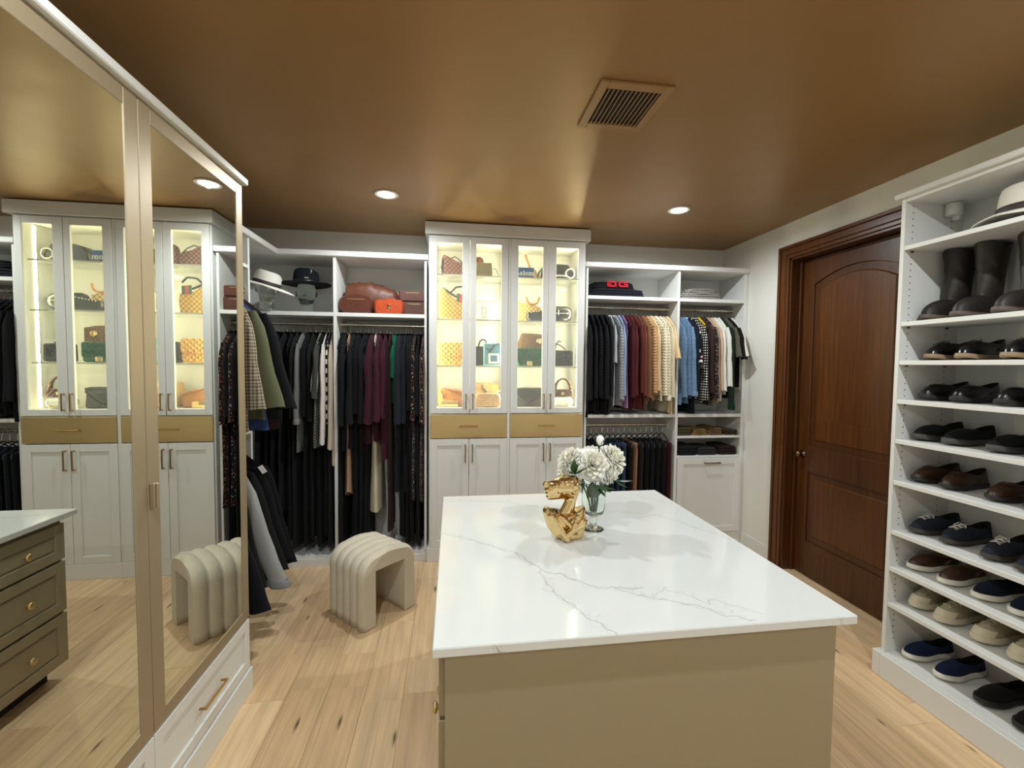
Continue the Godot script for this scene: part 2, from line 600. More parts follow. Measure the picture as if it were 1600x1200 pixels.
func build_door(D0: float, D1: float):
	var d := struct("door_1")
	var A: Material = mats.mahogany_0
	var B: Material = mats.mahogany_1
	var zc := (D0 + D1) / 2
	# casing of three steps round the opening
	for k in 3:
		var w0: float = [-0.005, 0.022, 0.07][k]
		var w1: float = [0.022, 0.07, 0.094][k]
		var th: float = [0.014, 0.020, 0.030][k]
		var g := G.new()
		for s in [-1, 1]:
			var e: float = (D1 - zc) * s
			g.box(Vector3(WR - th / 2, (2.478 + w1) / 2, zc + e + s * (w0 + w1) / 2), Vector3(th, 2.478 + w1, w1 - w0), 0.004)
		g.box(Vector3(WR - th / 2, 2.478 + (w0 + w1) / 2, zc), Vector3(th, w1 - w0, D1 - D0 + 2 * w0), 0.004)
		gpart("casing", g, B, d)
	# jamb and stop
	var j := G.new()
	for s in [-1, 1]:
		j.box(Vector3(WR + 0.075, 1.239, zc + s * ((D1 - D0) / 2 - 0.011)), Vector3(0.15, 2.478, 0.022), 0.002)
		j.box(Vector3(WR + 0.086, 1.228, zc + s * ((D1 - D0) / 2 - 0.028)), Vector3(0.03, 2.456, 0.014), 0.003)
	j.box(Vector3(WR + 0.075, 2.467, zc), Vector3(0.15, 0.022, D1 - D0), 0.002)
	gpart("jamb", j, A, d)
	# leaf: core, stiles and rails, raised panels
	var z0 := D0 + 0.036
	var z1 := D1 - 0.036
	var xl := WR + 0.105
	var leaf := part("door_leaf", box_mesh(Vector3(0.024, 2.44, z1 - z0), 0.002), A, d, Vector3(xl + 0.016, 1.23, zc))
	var g2 := G.new()
	var sw := 0.10
	var o := Vector3(xl + 0.016, 1.23, zc)
	for s in [-1, 1]:
		g2.box(Vector3(xl, 1.23, zc + s * ((z1 - z0) / 2 - sw / 2)) - o, Vector3(0.016, 2.44, sw), 0.003)
	g2.box(Vector3(xl, 0.145, zc) - o, Vector3(0.016, 0.27, z1 - z0 - 2 * sw), 0.003)
	g2.box(Vector3(xl, 0.92, zc) - o, Vector3(0.016, 0.20, z1 - z0 - 2 * sw), 0.003)
	# arched head rail, drawn in z, y and pushed along x
	var hw := (z1 - z0) / 2 - sw
	var arch := func(drop: float, half: float) -> Array:
		var a := []
		for i in 17:
			var t := -1.0 + i / 8.0
			a.append(Vector2(t * half, 2.335 - drop - 0.085 * (t * t)))
		return a
	var poly := PackedVector2Array([Vector2(hw, 2.45), Vector2(-hw, 2.45)])
	for p in arch.call(0.0, hw):
		poly.append(p)
	var turn := Transform3D(Basis(Vector3(0, 0, 1), Vector3(0, 1, 0), Vector3(-1, 0, 0)), Vector3(-0.016 - 0.0, -1.23, 0))
	g2.xf = turn
	g2.prism(poly, -0.008, 0.008, 0.002)
	gpart("frame", g2, A, leaf)
	# raised fields
	for k in 2:
		var gp := G.new()
		gp.xf = turn
		var m := 0.045
		var pp := PackedVector2Array()
		if k == 0:
			pp.append(Vector2(-(hw - m), 1.02 + m))
			pp.append(Vector2(hw - m, 1.02 + m))
			var a: Array = arch.call(m, hw - m)
			a.reverse()
			for p in a:
				pp.append(p)
		else:
			for p in [Vector2(-(hw - m), 0.28 + m), Vector2(hw - m, 0.28 + m), Vector2(hw - m, 0.82 - m), Vector2(-(hw - m), 0.82 - m)]:
				pp.append(p)
		gp.prism(pp, -0.016, 0.004, 0.012)
		gpart("panel", gp, B, leaf)
	var kb := G.new()
	kb.xf = Transform3D(Basis(Vector3(0, 0, 1), PI / 2), Vector3(xl - 0.008, 0.95, z0 + 0.055))
	kb.lathe([Vector2(0.026, 0), Vector2(0.028, 0.004), Vector2(0.012, 0.008), Vector2(0.010, 0.03), Vector2(0.022, 0.036), Vector2(0.027, 0.048), Vector2(0.022, 0.06), Vector2(0.008, 0.064)], 20)
	gpart("door_knob", kb, mats.knob_bronze, d)

func can_light(x: float, z: float, words: String):
	var t := thing("ceiling_light", words, "ceiling light", Vector3(x, CEIL, z))
	var g := G.new()
	g.lathe([Vector2(0.056, 0.002), Vector2(0.078, 0.0), Vector2(0.080, -0.004), Vector2(0.074, -0.008), Vector2(0.062, -0.007), Vector2(0.056, -0.002)], 36, false, false)
	gpart("trim_ring", g, mats.cabinet_white, t)
	g = G.new()
	g.lathe([Vector2(0.056, -0.001), Vector2(0.054, -0.006), Vector2(0.042, -0.012), Vector2(0.022, -0.016), Vector2(0.002, -0.017)], 32)
	gpart("lens", g, mats.lamp_lens, t)
	var l := SpotLight3D.new()
	l.name = "light"
	l.light_color = CAN_COLOR
	l.light_energy = CAN_ENERGY * (0.5 if z > 0.0 else 1.0)
	l.spot_angle = 88.4
	l.spot_angle_attenuation = 0.60
	l.spot_range = 8.0
	l.spot_attenuation = 2.0
	l.light_size = 0.018
	l.shadow_enabled = true
	t.add_child(l)
	l.position = Vector3(0, -0.012, 0)
	l.rotation.x = -PI / 2

# ------------------------------------------------------------------ fittings
func bar_pull(L: float, vertical: bool) -> Mesh:
	var g := G.new()
	if vertical:
		g.box(Vector3(0, 0, 0.026), Vector3(0.009, L, 0.009), 0.002)
		for s in [-1, 1]:
			g.box(Vector3(0, s * (L / 2 - 0.0045), 0.012), Vector3(0.009, 0.009, 0.024), 0.002)
	else:
		g.box(Vector3(0, 0, 0.026), Vector3(L, 0.009, 0.009), 0.002)
		for s in [-1, 1]:
			g.box(Vector3(s * (L / 2 - 0.0045), 0, 0.012), Vector3(0.009, 0.009, 0.024), 0.002)
	return g.done()

# shaker front facing +z, middle at the origin, back at z = -t
func shaker(w: float, h: float, rail: float, t := 0.02) -> Array:
	var g := G.new()
	for s in [-1, 1]:
		g.box(Vector3(s * (w / 2 - rail / 2), 0, -t / 2), Vector3(rail, h, t), 0.0015)
		g.box(Vector3(0, s * (h / 2 - rail / 2), -t / 2), Vector3(w - rail * 2, rail, t), 0.0015)
	return [g.done(), box_mesh(Vector3(w - rail * 2 + 0.002, h - rail * 2 + 0.002, t * 0.5), 0.0)]

func build_island():
	var cx := 0.585
	var cz := -1.835
	var t := thing("island_cabinet", "taupe island cabinet with raised-panel drawers under the marbled counter", "island", Vector3(cx, 0, cz))
	var P: Material = mats.island_paint
	var x0 := -0.024
	var x1 := 1.195
	var z0 := -2.455
	var z1 := -1.172
	bx(t, "body", x0 + 0.012, x1, 0.09, 0.827, z0, z1 - 0.018, P)
	bx(t, "end_panel", x0 + 0.006, x1, 0.0, 0.827, z1 - 0.018, z1, P)
	bx(t, "plinth", x0 + 0.07, x1 - 0.02, 0, 0.09, z0 + 0.03, z1 - 0.018, mats.dark_gap)
	var kg := G.new()
	kg.xf = Transform3D(Basis(Vector3(1, 0, 0), PI / 2), Vector3.ZERO)
	kg.lathe([Vector2(0.008, 0), Vector2(0.007, 0.012), Vector2(0.017, 0.018), Vector2(0.019, 0.024), Vector2(0.012, 0.030), Vector2(0.002, 0.031)], 16)
	var knob := kg.done()
	var zs := [z0 + 0.006, z0 + 0.006 + 0.415, z0 + 0.006 + 0.83, z1 - 0.024]
	var ys := [[0.625, 0.805], [0.36, 0.612], [0.095, 0.347]]
	for c in 3:
		for r in 3:
			var w: float = zs[c + 1] - zs[c] - 0.006
			var h: float = ys[r][1] - ys[r][0]
			var rail := 0.05
			var s := shaker(w, h, rail)
			var dr := part("drawer", s[0], P, t, Vector3(x0 - 0.012 - cx, (ys[r][0] + ys[r][1]) / 2, (zs[c] + zs[c + 1]) / 2 - cz), Vector3(0, -PI / 2, 0))
			var gp := G.new()
			var rw := w / 2 - rail
			var rh := h / 2 - rail
			gp.prism(PackedVector2Array([Vector2(-rw, -rh), Vector2(rw, -rh), Vector2(rw, rh), Vector2(-rw, rh)]), -0.018, -0.004, 0.012)
			gpart("panel", gp, P, dr)
			part("knob", knob, mats.gold_satin, dr, Vector3(0, 0, -0.005))
	var ct := thing("countertop", "white quartz countertop with thin grey veins on the taupe island", "countertop", Vector3(0.597, 0.828, -1.829))
	part("slab", box_mesh(Vector3(1.297, 0.028, 1.36), 0.003), mats.quartz, ct, Vector3(0, 0.014, 0))

func build_display_cabinet():
	var C: Material = mats.cabinet_white
	var pull_u := bar_pull(0.128, true)
	var pull_l := bar_pull(0.15, true)
	var pull_d := bar_pull(0.15, false)
	for k in 2:
		var x0: float = [-0.19, 0.462][k]
		var x1: float = [0.462, 1.105][k]
		var ix0 := x0 + (0.022 if k == 0 else 0.011)
		var ix1 := x1 - (0.011 if k == 0 else 0.022)
		var words: String = ["lit glass-front display cabinet holding the tan quilted bags, beside the brown bag shelf", "lit glass-front display cabinet holding the blue sign and green bag"][k]
		var t := thing("display_cabinet", words, "cabinet", Vector3((x0 + x1) / 2, 0, -3.76), 0.0, "glass-front display cabinets")
		bx(t, "base", x0 - (0.016 if k == 0 else 0.0), x1 + (0.016 if k == 1 else 0.0), 0, 0.116, -3.95, -3.548, C, 0.002)
		var g := G.new()
		var zm := -3.762
		for s in [[x0, ix0], [ix1, x1]]:
			g.box(Vector3((s[0] + s[1]) / 2, 1.387, zm) - t.position, Vector3(s[1] - s[0], 2.542, 0.386), 0.001)
		for y in [[0.116, 0.135], [1.016, 1.03], [1.205, 1.259], [2.628, 2.658]]:
			g.box(Vector3((ix0 + ix1) / 2, (y[0] + y[1]) / 2, zm) - t.position, Vector3(ix1 - ix0, y[1] - y[0], 0.386), 0.0005)
		gpart("carcass", g, C, t)
		bx(t, "back_panel", ix0, ix1, 0.135, 2.628, -3.955, -3.943, C, 0.0)
		for y in [2.364, 1.998, 1.612]:
			var gs := bx(t, "glass_shelf", ix0 + 0.001, ix1 - 0.001, y - 0.012, y, -3.943, -3.64, mats.shelf_glass, 0.0)
			part("edge", box_mesh(Vector3(ix1 - ix0 - 0.002, 0.012, 0.003), 0.0005), mats.shelf_edge, gs, Vector3(0, 0, 0.153))
		# light strips down both inner sides
		for s in [0, 1]:
			var sx: float = ix0 + 0.005 if s == 0 else ix1 - 0.005
			bx(t, "led_strip", sx - 0.005, sx + 0.005, 1.27, 2.615, -3.692, -3.676, mats.led_glow, 0.001)
			var a := AreaLight3D.new()
			a.name = "led_light"
			a.light_color = LED_COLOR
			a.light_energy = LED_ENERGY
			a.area_normalize_energy = true
			a.area_size = Vector2(0.014, 1.34)
			a.area_range = 6.0
			a.area_attenuation = 2.0
			a.shadow_enabled = true
			t.add_child(a)
			var face := 1.0 if s == 0 else -1.0
			# the light shines along its own -z
			a.transform = Transform3D(Basis(Vector3(0, 0, face), Vector3(0, 1, 0), Vector3(-face, 0, 0)), Vector3(sx + face * 0.007, 1.942, -3.684) - t.position)
		# lower doors, drawer, glass doors
		var e0: float = [-0.18, 0.475][k]
		var e1: float = [0.448, 1.094][k]
		var gap: float = [0.1345, 0.7845][k]
		for d in 2:
			var a0: float = e0 if d == 0 else gap + 0.0015
			var a1: float = gap - 0.0015 if d == 0 else e1
			var sh := shaker(a1 - a0, 0.894, 0.056)
			var door := part("door", sh[0], C, t, Vector3((a0 + a1) / 2, 0.565, -3.55) - t.position)
			part("panel", sh[1], C, door, Vector3(0, 0, -0.014))
			part("handle", pull_l, mats.gold_pull, door, Vector3((a1 - 0.027 if d == 0 else a0 + 0.027) - (a0 + a1) / 2, 0.895 - 0.565, 0))
		var dr := part("drawer", box_mesh(Vector3(e1 - e0, 0.193, 0.02), 0.0015), mats.gold_satin, t, Vector3((e0 + e1) / 2, 1.1165, -3.56) - t.position)
		part("handle", pull_d, mats.gold_pull, dr, Vector3(0, 0.0, 0.01))
		gap = [0.1385, 0.7845][k]
		var gx: Array = [[-0.1245, 0.078, 0.189, 0.394], [0.533, 0.740, 0.852, 1.0443]][k]
		for d in 2:
			var a0: float = e0 if d == 0 else gap + 0.002
			var a1: float = gap - 0.002 if d == 0 else e1
			var p0: float = gx[d * 2]
			var p1: float = gx[d * 2 + 1]
			var y0 := 1.222
			var y1 := 2.648
			var q0 := 1.268
			var q1 := 2.596
			var mid := Vector3((a0 + a1) / 2, (y0 + y1) / 2, -3.56)
			var f := G.new()
			f.box(Vector3((a0 + p0) / 2, mid.y, -3.56) - mid, Vector3(p0 - a0, y1 - y0, 0.02))
			f.box(Vector3((a1 + p1) / 2, mid.y, -3.56) - mid, Vector3(a1 - p1, y1 - y0, 0.02))
			f.box(Vector3((p0 + p1) / 2, (y0 + q0) / 2, -3.56) - mid, Vector3(p1 - p0, q0 - y0, 0.02))
			f.box(Vector3((p0 + p1) / 2, (y1 + q1) / 2, -3.56) - mid, Vector3(p1 - p0, y1 - q1, 0.02))
			var door := gpart("glass_door", f, C, t, mid - t.position)
			part("pane", box_mesh(Vector3(p1 - p0 + 0.004, q1 - q0 + 0.004, 0.004), 0.0), mats.pane_glass, door, Vector3((p0 + p1) / 2, (q0 + q1) / 2, -3.564) - mid)
			part("handle", pull_u, mats.gold_pull, door, Vector3(a1 - 0.027 if d == 0 else a0 + 0.025, 1.322, -3.55) - mid)
	# crown across both
	var cr := struct("trim_1")
	bx(cr, "crown_board", -0.217, 1.136, 2.655, 2.748, -3.95, -3.525, C, 0.002)
	var fill := struct("trim_2")
	bx(fill, "stile", 0.449, 0.474, 0.118, 2.65, -3.569, -3.556, C, 0.001)

func rod(parent: Node3D, a: Vector3, b: Vector3):
	var g := G.new()
	var d := (b - a).normalized()
	g.tube([a - parent.position, b - parent.position], 0.0125, 14)
	var r := gpart("clothes_rod", g, mats.chrome, parent)
	var f := G.new()
	for q in [[a, 1.0], [b, -1.0]]:
		var p: Vector3 = q[0] - parent.position
		f.tube([p, p + d * q[1] * 0.012], 0.024, 16)
	gpart("rod_flange", f, mats.chrome, r)

func build_back_units():
	var C: Material = mats.cabinet_white
	var zf := -3.585
	# --- between the wardrobe corner and the display cabinet
	var t := thing("closet_unit", "white closet unit with hats and brown bags above two rods of clothes", "closet", Vector3(-0.96, 0, -3.77))
	bx(t, "back_panel", WL, -0.21, 0.085, 2.45, -3.965, -3.955, C, 0.0)
	bx(t, "divider", -0.930, -0.906, 0.086, 2.45, -3.955, zf, C)
	bx(t, "side_panel", -0.226, -0.208, 0.086, 2.45, -3.955, zf, C)
	bx(t, "top_board", WL, -0.208, 2.45, 2.475, -3.965, zf - 0.002, C)
	bx(t, "moulding", -1.349, -0.195, 2.455, 2.498, zf - 0.002, zf + 0.02, C, 0.005)
	bx(t, "shelf", WL, -0.930, 1.992, 2.022, -3.955, zf, C)
	bx(t, "shelf", -0.906, -0.226, 1.992, 2.022, -3.955, zf, C)
	bx(t, "bottom_board", WL, -0.208, 0.062, 0.086, -3.965, zf, C)
	bx(t, "kick_board", WL, -0.208, 0.0, 0.062, -3.62, zf + 0.012, C)
	rod(t, Vector3(-1.62, 1.94, RZ), Vector3(-0.930, 1.94, RZ))
	rod(t, Vector3(-0.906, 1.94, RZ), Vector3(-0.226, 1.94, RZ))
	# --- between the display cabinet and the door wall
	t = thing("closet_unit", "white closet unit with rod of jeans, folded clothes shelves and hamper drawer", "closet", Vector3(1.87, 0, -3.77))
	bx(t, "back_panel", 1.121, WR, 0.125, 2.45, -3.965, -3.955, C, 0.0)
	bx(t, "side_panel", 1.121, 1.139, 0.125, 2.45, -3.955, zf, C)
	bx(t, "divider", 1.951, 1.972, 1.176, 2.45, -3.955, zf, C)
	bx(t, "divider", 1.955, 1.978, 0.125, 1.176, -3.955, zf, C)
	bx(t, "side_panel", 2.583, 2.618, 0.125, 2.45, -3.955, zf, C)
	bx(t, "top_board", 1.121, WR, 2.45, 2.475, -3.965, zf - 0.002, C)
	bx(t, "moulding", 1.106, WR, 2.455, 2.498, zf - 0.002, zf + 0.02, C, 0.005)
	bx(t, "shelf", 1.139, 1.951, 2.190, 2.219, -3.955, zf, C)
	bx(t, "shelf", 1.972, 2.583, 2.190, 2.219, -3.955, zf, C)
	bx(t, "shelf", 1.139, 1.955, 1.172, 1.200, -3.955, zf, C)
	bx(t, "shelf", 1.978, 2.583, 1.172, 1.200, -3.955, zf, C)
	bx(t, "shelf", 1.978, 2.583, 0.984, 1.004, -3.955, zf, C)
	bx(t, "shelf", 1.978, 2.583, 0.807, 0.828, -3.955, zf, C)
	bx(t, "base_board", 1.121, WR - 0.002, 0.0, 0.125, -3.95, zf + 0.005, C)
	rod(t, Vector3(1.139, 2.14, RZ), Vector3(1.951, 2.14, RZ))
	rod(t, Vector3(1.972, 2.14, RZ), Vector3(2.583, 2.14, RZ))
	rod(t, Vector3(1.139, 1.088, RZ), Vector3(1.955, 1.088, RZ))
	var sh := shaker(0.60, 0.674, 0.055)
	var dr := part("hamper_drawer", sh[0], C, t, Vector3(2.28, 0.468, zf + 0.02) - t.position)
	part("panel", sh[1], C, dr, Vector3(0, 0, -0.014))
	part("handle", bar_pull(0.15, false), mats.knob_bronze, dr, Vector3(0.02, 0.298, 0))

func build_side_unit():
	var C: Material = mats.cabinet_white
	var xf := -1.349
	var t := thing("closet_unit", "white side wall closet unit with coats, between mirror wardrobe and corner", "closet", Vector3(-1.54, 0, -2.9))
	bx(t, "back_panel", WL, WL + 0.01, 0.085, 2.45, -3.955, -2.262, C, 0.0)
	bx(t, "divider", WL + 0.01, xf, 0.086, 2.45, -3.150, -3.126, C)
	bx(t, "side_panel", WL + 0.01, xf, 0.086, 2.45, -2.280, -2.262, C)
	bx(t, "top_board", WL + 0.01, xf - 0.002, 2.45, 2.475, zf_side(), -2.262, C)
	bx(t, "moulding", xf - 0.002, xf + 0.02, 2.455, 2.498, -3.585, -2.262, C, 0.005)
	bx(t, "shelf", WL + 0.01, xf, 2.247, 2.270, -3.126, -2.280, C)
	bx(t, "shelf", WL + 0.01, xf, 1.145, 1.170, -3.126, -2.280, C)
	bx(t, "kick_board", WL + 0.01, xf + 0.005, 0.0, 0.086, -3.57, -2.262, C)
	rod(t, Vector3(-1.385, 2.10, -3.126), Vector3(-1.385, 2.10, -2.280))
	rod(t, Vector3(-1.43, 1.12, -3.126), Vector3(-1.43, 1.12, -2.280))

func zf_side() -> float:
	return -3.583

func build_wardrobe():
	var C: Material = mats.cabinet_white
	var F: Material = mats.champagne
	var t := thing("mirror_wardrobe", "tall white wardrobe with gold-framed mirror doors above white drawers", "wardrobe", Vector3(-1.36, 0, -1.55))
	var z0 := -2.240
	var zm := -1.551
	var z1 := -0.862
	bx(t, "carcass", WL + 0.002, XF - 0.022, 0.116, 2.462, z0, z1, C)
	bx(t, "base", WL + 0.002, XF + 0.008, 0.0, 0.116, z0 - 0.006, z1, C, 0.002)
	bx(t, "crown_board", WL + 0.002, XF + 0.022, 2.458, 2.489, z0 - 0.014, z1, C, 0.004)
	for k in 2:
		var a: float = zm + 0.0015 if k == 0 else z0 + 0.004
		var b: float = z1 - 0.002 if k == 0 else zm - 0.0015
		var w := b - a
		var y0 := 0.375
		var y1 := 2.456
		var f := G.new()
		var rl := 0.058
		f.box(Vector3(-(w / 2 - rl / 2), 0, -0.011), Vector3(rl, y1 - y0, 0.022), 0.002)
		f.box(Vector3(w / 2 - rl / 2, 0, -0.011), Vector3(rl, y1 - y0, 0.022), 0.002)
		f.box(Vector3(0, (y1 - y0) / 2 - rl / 2, -0.011), Vector3(w - rl * 2, rl, 0.022), 0.002)
		f.box(Vector3(0, -(y1 - y0) / 2 + 0.025, -0.011), Vector3(w - rl * 2, 0.05, 0.022), 0.002)
		var d := gpart("mirror_door", f, F, t, Vector3(XF, (y0 + y1) / 2, (a + b) / 2) - t.position, Vector3(0, PI / 2, 0))
		part("mirror", box_mesh(Vector3(w - rl * 2 + 0.004, y1 - y0 - rl - 0.046, 0.006), 0.0), mats.mirror, d, Vector3(0, -0.004, -0.006))
		var h := G.new()
		h.box(Vector3(0, 0, 0.008), Vector3(0.022, 0.082, 0.016), 0.002)
		h.box(Vector3(0, 0, 0.019), Vector3(0.012, 0.082, 0.006), 0.002)
		if k == 1:
			gpart("handle", h, F, d, Vector3(-(w / 2 - 0.016), 1.178 - (y0 + y1) / 2, 0))
		var sh := shaker(w, 0.242, 0.045)
		var dr := part("drawer", sh[0], C, t, Vector3(XF, 0.245, (a + b) / 2) - t.position, Vector3(0, PI / 2, 0))
		part("panel", sh[1], C, dr, Vector3(0, 0, -0.014))
		part("handle", bar_pull(0.17, false), mats.gold_pull, dr, Vector3(0, 0.0, -0.004))

const SHELF_Y := [2.239, 1.857, 1.661, 1.462, 1.257, 1.043, 0.782, 0.589, 0.398]

func build_shoe_tower():
	var C: Material = mats.cabinet_white
	var x0 := 2.261
	var za := -1.952
	var zb := -0.93
	var t := thing("shoe_tower", "tall white shoe shelving with boots and shoes beside the wooden door", "shelf", Vector3(2.44, 0, -1.45))
	bx(t, "side_panel", x0, WR - 0.001, 0.10, 2.478, za, za + 0.02, C)
	bx(t, "side_panel", x0, WR - 0.001, 0.10, 2.478, zb - 0.02, zb, C)
	bx(t, "back_panel", WR - 0.012, WR - 0.002, 0.125, 2.46, za + 0.02, zb - 0.02, C, 0.0)
	bx(t, "top_board", x0 + 0.001, WR - 0.001, 2.458, 2.478, za + 0.02, zb - 0.02, C)
	bx(t, "moulding", x0 - 0.022, WR - 0.001, 2.478, 2.505, za - 0.022, zb + 0.02, C, 0.004)
	for y in SHELF_Y:
		bx(t, "shelf", x0 + 0.002, WR - 0.012, y - 0.022, y, za + 0.02, zb - 0.02, C)
	bx(t, "bottom_board", x0 + 0.002, WR - 0.012, 0.105, 0.127, za + 0.02, zb - 0.02, C)
	bx(t, "base", x0 - 0.029, WR - 0.001, 0.0, 0.127, za - 0.022, za + 0.018, C, 0.003)
	bx(t, "plinth", x0 - 0.029, x0 + 0.001, 0.0, 0.127, za + 0.018, zb, C, 0.003)
	var g := G.new()
	for col in [x0 + 0.045, x0 + 0.275]:
		var y := 0.2
		while y < 2.45:
			g.box(Vector3(col, y, za + 0.0205) - t.position, Vector3(0.005, 0.005, 0.001), 0.0)
			y += 0.032
	gpart("pin_holes", g, mats.dark_gap, t).set_meta("kind", "stuff")
	for y in SHELF_Y:
		for col in [x0 + 0.045, x0 + 0.275]:
			part("shelf_pin", box_mesh(Vector3(0.014, 0.010, 0.008), 0.002), mats.knob_bronze, t, Vector3(col, y - 0.027, za + 0.024) - t.position)

func build_stool():
	var t := thing("stool", "cream boucle waterfall stool with channelled ribs on the oak floor", "stool", Vector3(-0.518, 0, -2.905))
	# width along local x, depth along local z (towards the front face)
	var ang := atan2(0.286, 0.248)
	t.rotation.y = 0.0
	var wx := Vector3(0.70, 0, -0.70).normalized()
	t.transform.basis = Basis(wx, Vector3.UP, wx.cross(Vector3.UP))
	var W := 0.205
	var H := 0.445
	var th := 0.095
	var D := 0.375
	# outer run of the arch: left foot, up, over, down; inner run matches point for point
	var outer := []
	var inner := []
	var R := 0.115
	for i in 6:
		outer.append([Vector2(-W, (H - R) * i / 6.0), Vector2(-1, 0)])
	for i in 9:
		var a := PI - PI / 2 * i / 8.0
		outer.append([Vector2(-W + R + R * cos(a), H - R + R * sin(a)), Vector2(cos(a), sin(a))])
	for i in range(1, 5):
		var f := i / 5.0
		outer.append([Vector2(lerpf(-W + R, W - R, f), H + 0.012 * sin(PI * f)), Vector2(0, 1)])
	for i in 9:
		var a := PI / 2 - PI / 2 * i / 8.0
		outer.append([Vector2(W - R + R * cos(a), H - R + R * sin(a)), Vector2(cos(a), sin(a))])
	for i in range(5, -1, -1):
		outer.append([Vector2(W, (H - R) * i / 6.0), Vector2(1, 0)])
	for o in outer:
		var p: Vector2 = o[0]
		inner.append(Vector2(clampf(p.x, -W + th, W - th), minf(p.y, H - th)))
	var ribs := 5
	var Rg := []
	var steps := ribs * 8
	for k in steps + 1:
		var f := k / float(steps)
		var ph := fmod(f * ribs, 1.0)
		var bulge := pow(sin(PI * ph), 0.55) if k > 0 and k < steps else 0.0
		var z := -D / 2 + D * f
		var off := -0.016 + 0.018 * bulge
		if k == 0 or k == steps:
			off = -0.014
		var ring := PackedVector3Array()
		for o in outer:
			var q: Vector2 = o[0] + o[1] * off
			ring.append(Vector3(q.x, maxf(q.y, 0.004), z))
		for j in range(inner.size() - 1, -1, -1):
			ring.append(Vector3(inner[j].x, maxf(inner[j].y, 0.004), z))
		Rg.append(ring)
	var g := G.new()
	g.loft(Rg, false, false, true)
	var m := gpart("cover", g, mats.boucle, t)
	# flat end faces with a piped rim
	for s in [-1, 1]:
		var e := G.new()
		var poly := PackedVector2Array()
		for q in Rg[0]:
			var v := Vector2(q.x, q.y)
			if poly.size() == 0 or (v.distance_to(poly[poly.size() - 1]) > 0.001 and v.distance_to(poly[0]) > 0.001):
				poly.append(v)
		var z0: float = s * D / 2
		e.prism(poly, z0 - 0.003, z0 + 0.003, 0.002)
		gpart("end_face", e, mats.boucle, t)
# ------------------------------------------------------------------ smooth fields
func smin(a: float, b: float, k: float) -> float:
	var h := maxf(k - absf(a - b), 0.0) / k
	return minf(a, b) - h * h * k * 0.25

func cone_d(p: Vector3, a: Vector3, b: Vector3, ra: float, rb: float) -> float:
	var ba := b - a
	var t := clampf((p - a).dot(ba) / ba.length_squared(), 0.0, 1.0)
	return p.distance_to(a + ba * t) - lerpf(ra, rb, t)

func ball_d(p: Vector3, c: Vector3, r: Vector3) -> float:
	var q := (p - c) / r
	var k := q.length()
	return (k - 1.0) * minf(r.x, minf(r.y, r.z)) if k < 0.4 else k * (k - 1.0) / maxf((q / r).length(), 1e-6)

# surface nets: one vertex per crossed cell, one quad per crossed edge
func nets(lo: Vector3, hi: Vector3, cell: float, f: Callable) -> Array:
	var n := Vector3i(((hi - lo) / cell).ceil()) + Vector3i.ONE
	n = ((n + Vector3i(3, 3, 3)) / 4) * 4 + Vector3i.ONE
	var nx := n.x
	var nxy := n.x * n.y
	var v := PackedFloat32Array()
	v.resize(nxy * n.z)
	for bz in range(0, n.z, 4):
		for by in range(0, n.y, 4):
			for bxx in range(0, n.x, 4):
				var d: float = f.call(lo + Vector3(bxx + 1.5, by + 1.5, bz + 1.5) * cell)
				var far := absf(d) > cell * 5.5
				for z in range(bz, mini(bz + 4, n.z)):
					for y in range(by, mini(by + 4, n.y)):
						for x in range(bxx, mini(bxx + 4, n.x)):
							v[z * nxy + y * nx + x] = d if far else f.call(lo + Vector3(x, y, z) * cell)
	var id := PackedInt32Array()
	id.resize(v.size())
	id.fill(-1)
	var P := PackedVector3Array()
	var off := [0, 1, nx, nx + 1, nxy, nxy + 1, nxy + nx, nxy + nx + 1]
	var E := [[0, 1], [2, 3], [4, 5], [6, 7], [0, 2], [1, 3], [4, 6], [5, 7], [0, 4], [1, 5], [2, 6], [3, 7]]
	for z in n.z - 1:
		for y in n.y - 1:
			for x in n.x - 1:
				var b := z * nxy + y * nx + x
				var neg := 0
				for o in off:
					if v[b + o] < 0.0:
						neg += 1
				if neg == 0 or neg == 8:
					continue
				var s := Vector3.ZERO
				var c := 0
				for e in E:
					var a0 := v[b + off[e[0]]]
					var a1 := v[b + off[e[1]]]
					if (a0 < 0.0) != (a1 < 0.0):
						var t := a0 / (a0 - a1)
						var p0 := Vector3(e[0] & 1, (e[0] >> 1) & 1, e[0] >> 2)
						var p1 := Vector3(e[1] & 1, (e[1] >> 1) & 1, e[1] >> 2)
						s += p0.lerp(p1, t)
						c += 1
				id[b] = P.size()
				P.append(lo + (Vector3(x, y, z) + s / c) * cell)
	var I := PackedInt32Array()
	var st := [1, nx, nxy]
	for z in range(1, n.z - 1):
		for y in range(1, n.y - 1):
			for x in range(1, n.x - 1):
				var b := z * nxy + y * nx + x
				for ax in 3:
					var q: int = b + st[ax]
					if (v[b] < 0.0) == (v[q] < 0.0):
						continue
					var u: int = st[(ax + 1) % 3]
					var w: int = st[(ax + 2) % 3]
					var a := id[b - u - w]
					var c2 := id[b - w]
					var d2 := id[b]
					var e2 := id[b - u]
					if a < 0 or c2 < 0 or d2 < 0 or e2 < 0:
						continue
					if v[b] < 0.0:
						I.append_array([a, c2, d2, a, d2, e2])
					else:
						I.append_array([a, d2, c2, a, e2, d2])
	return [P, I]

func net_mesh(lo: Vector3, hi: Vector3, cell: float, f: Callable) -> ArrayMesh:
	var r := nets(lo, hi, cell, f)
	var g := G.new()
	g.add(r[0], r[1], true)
	return g.done()

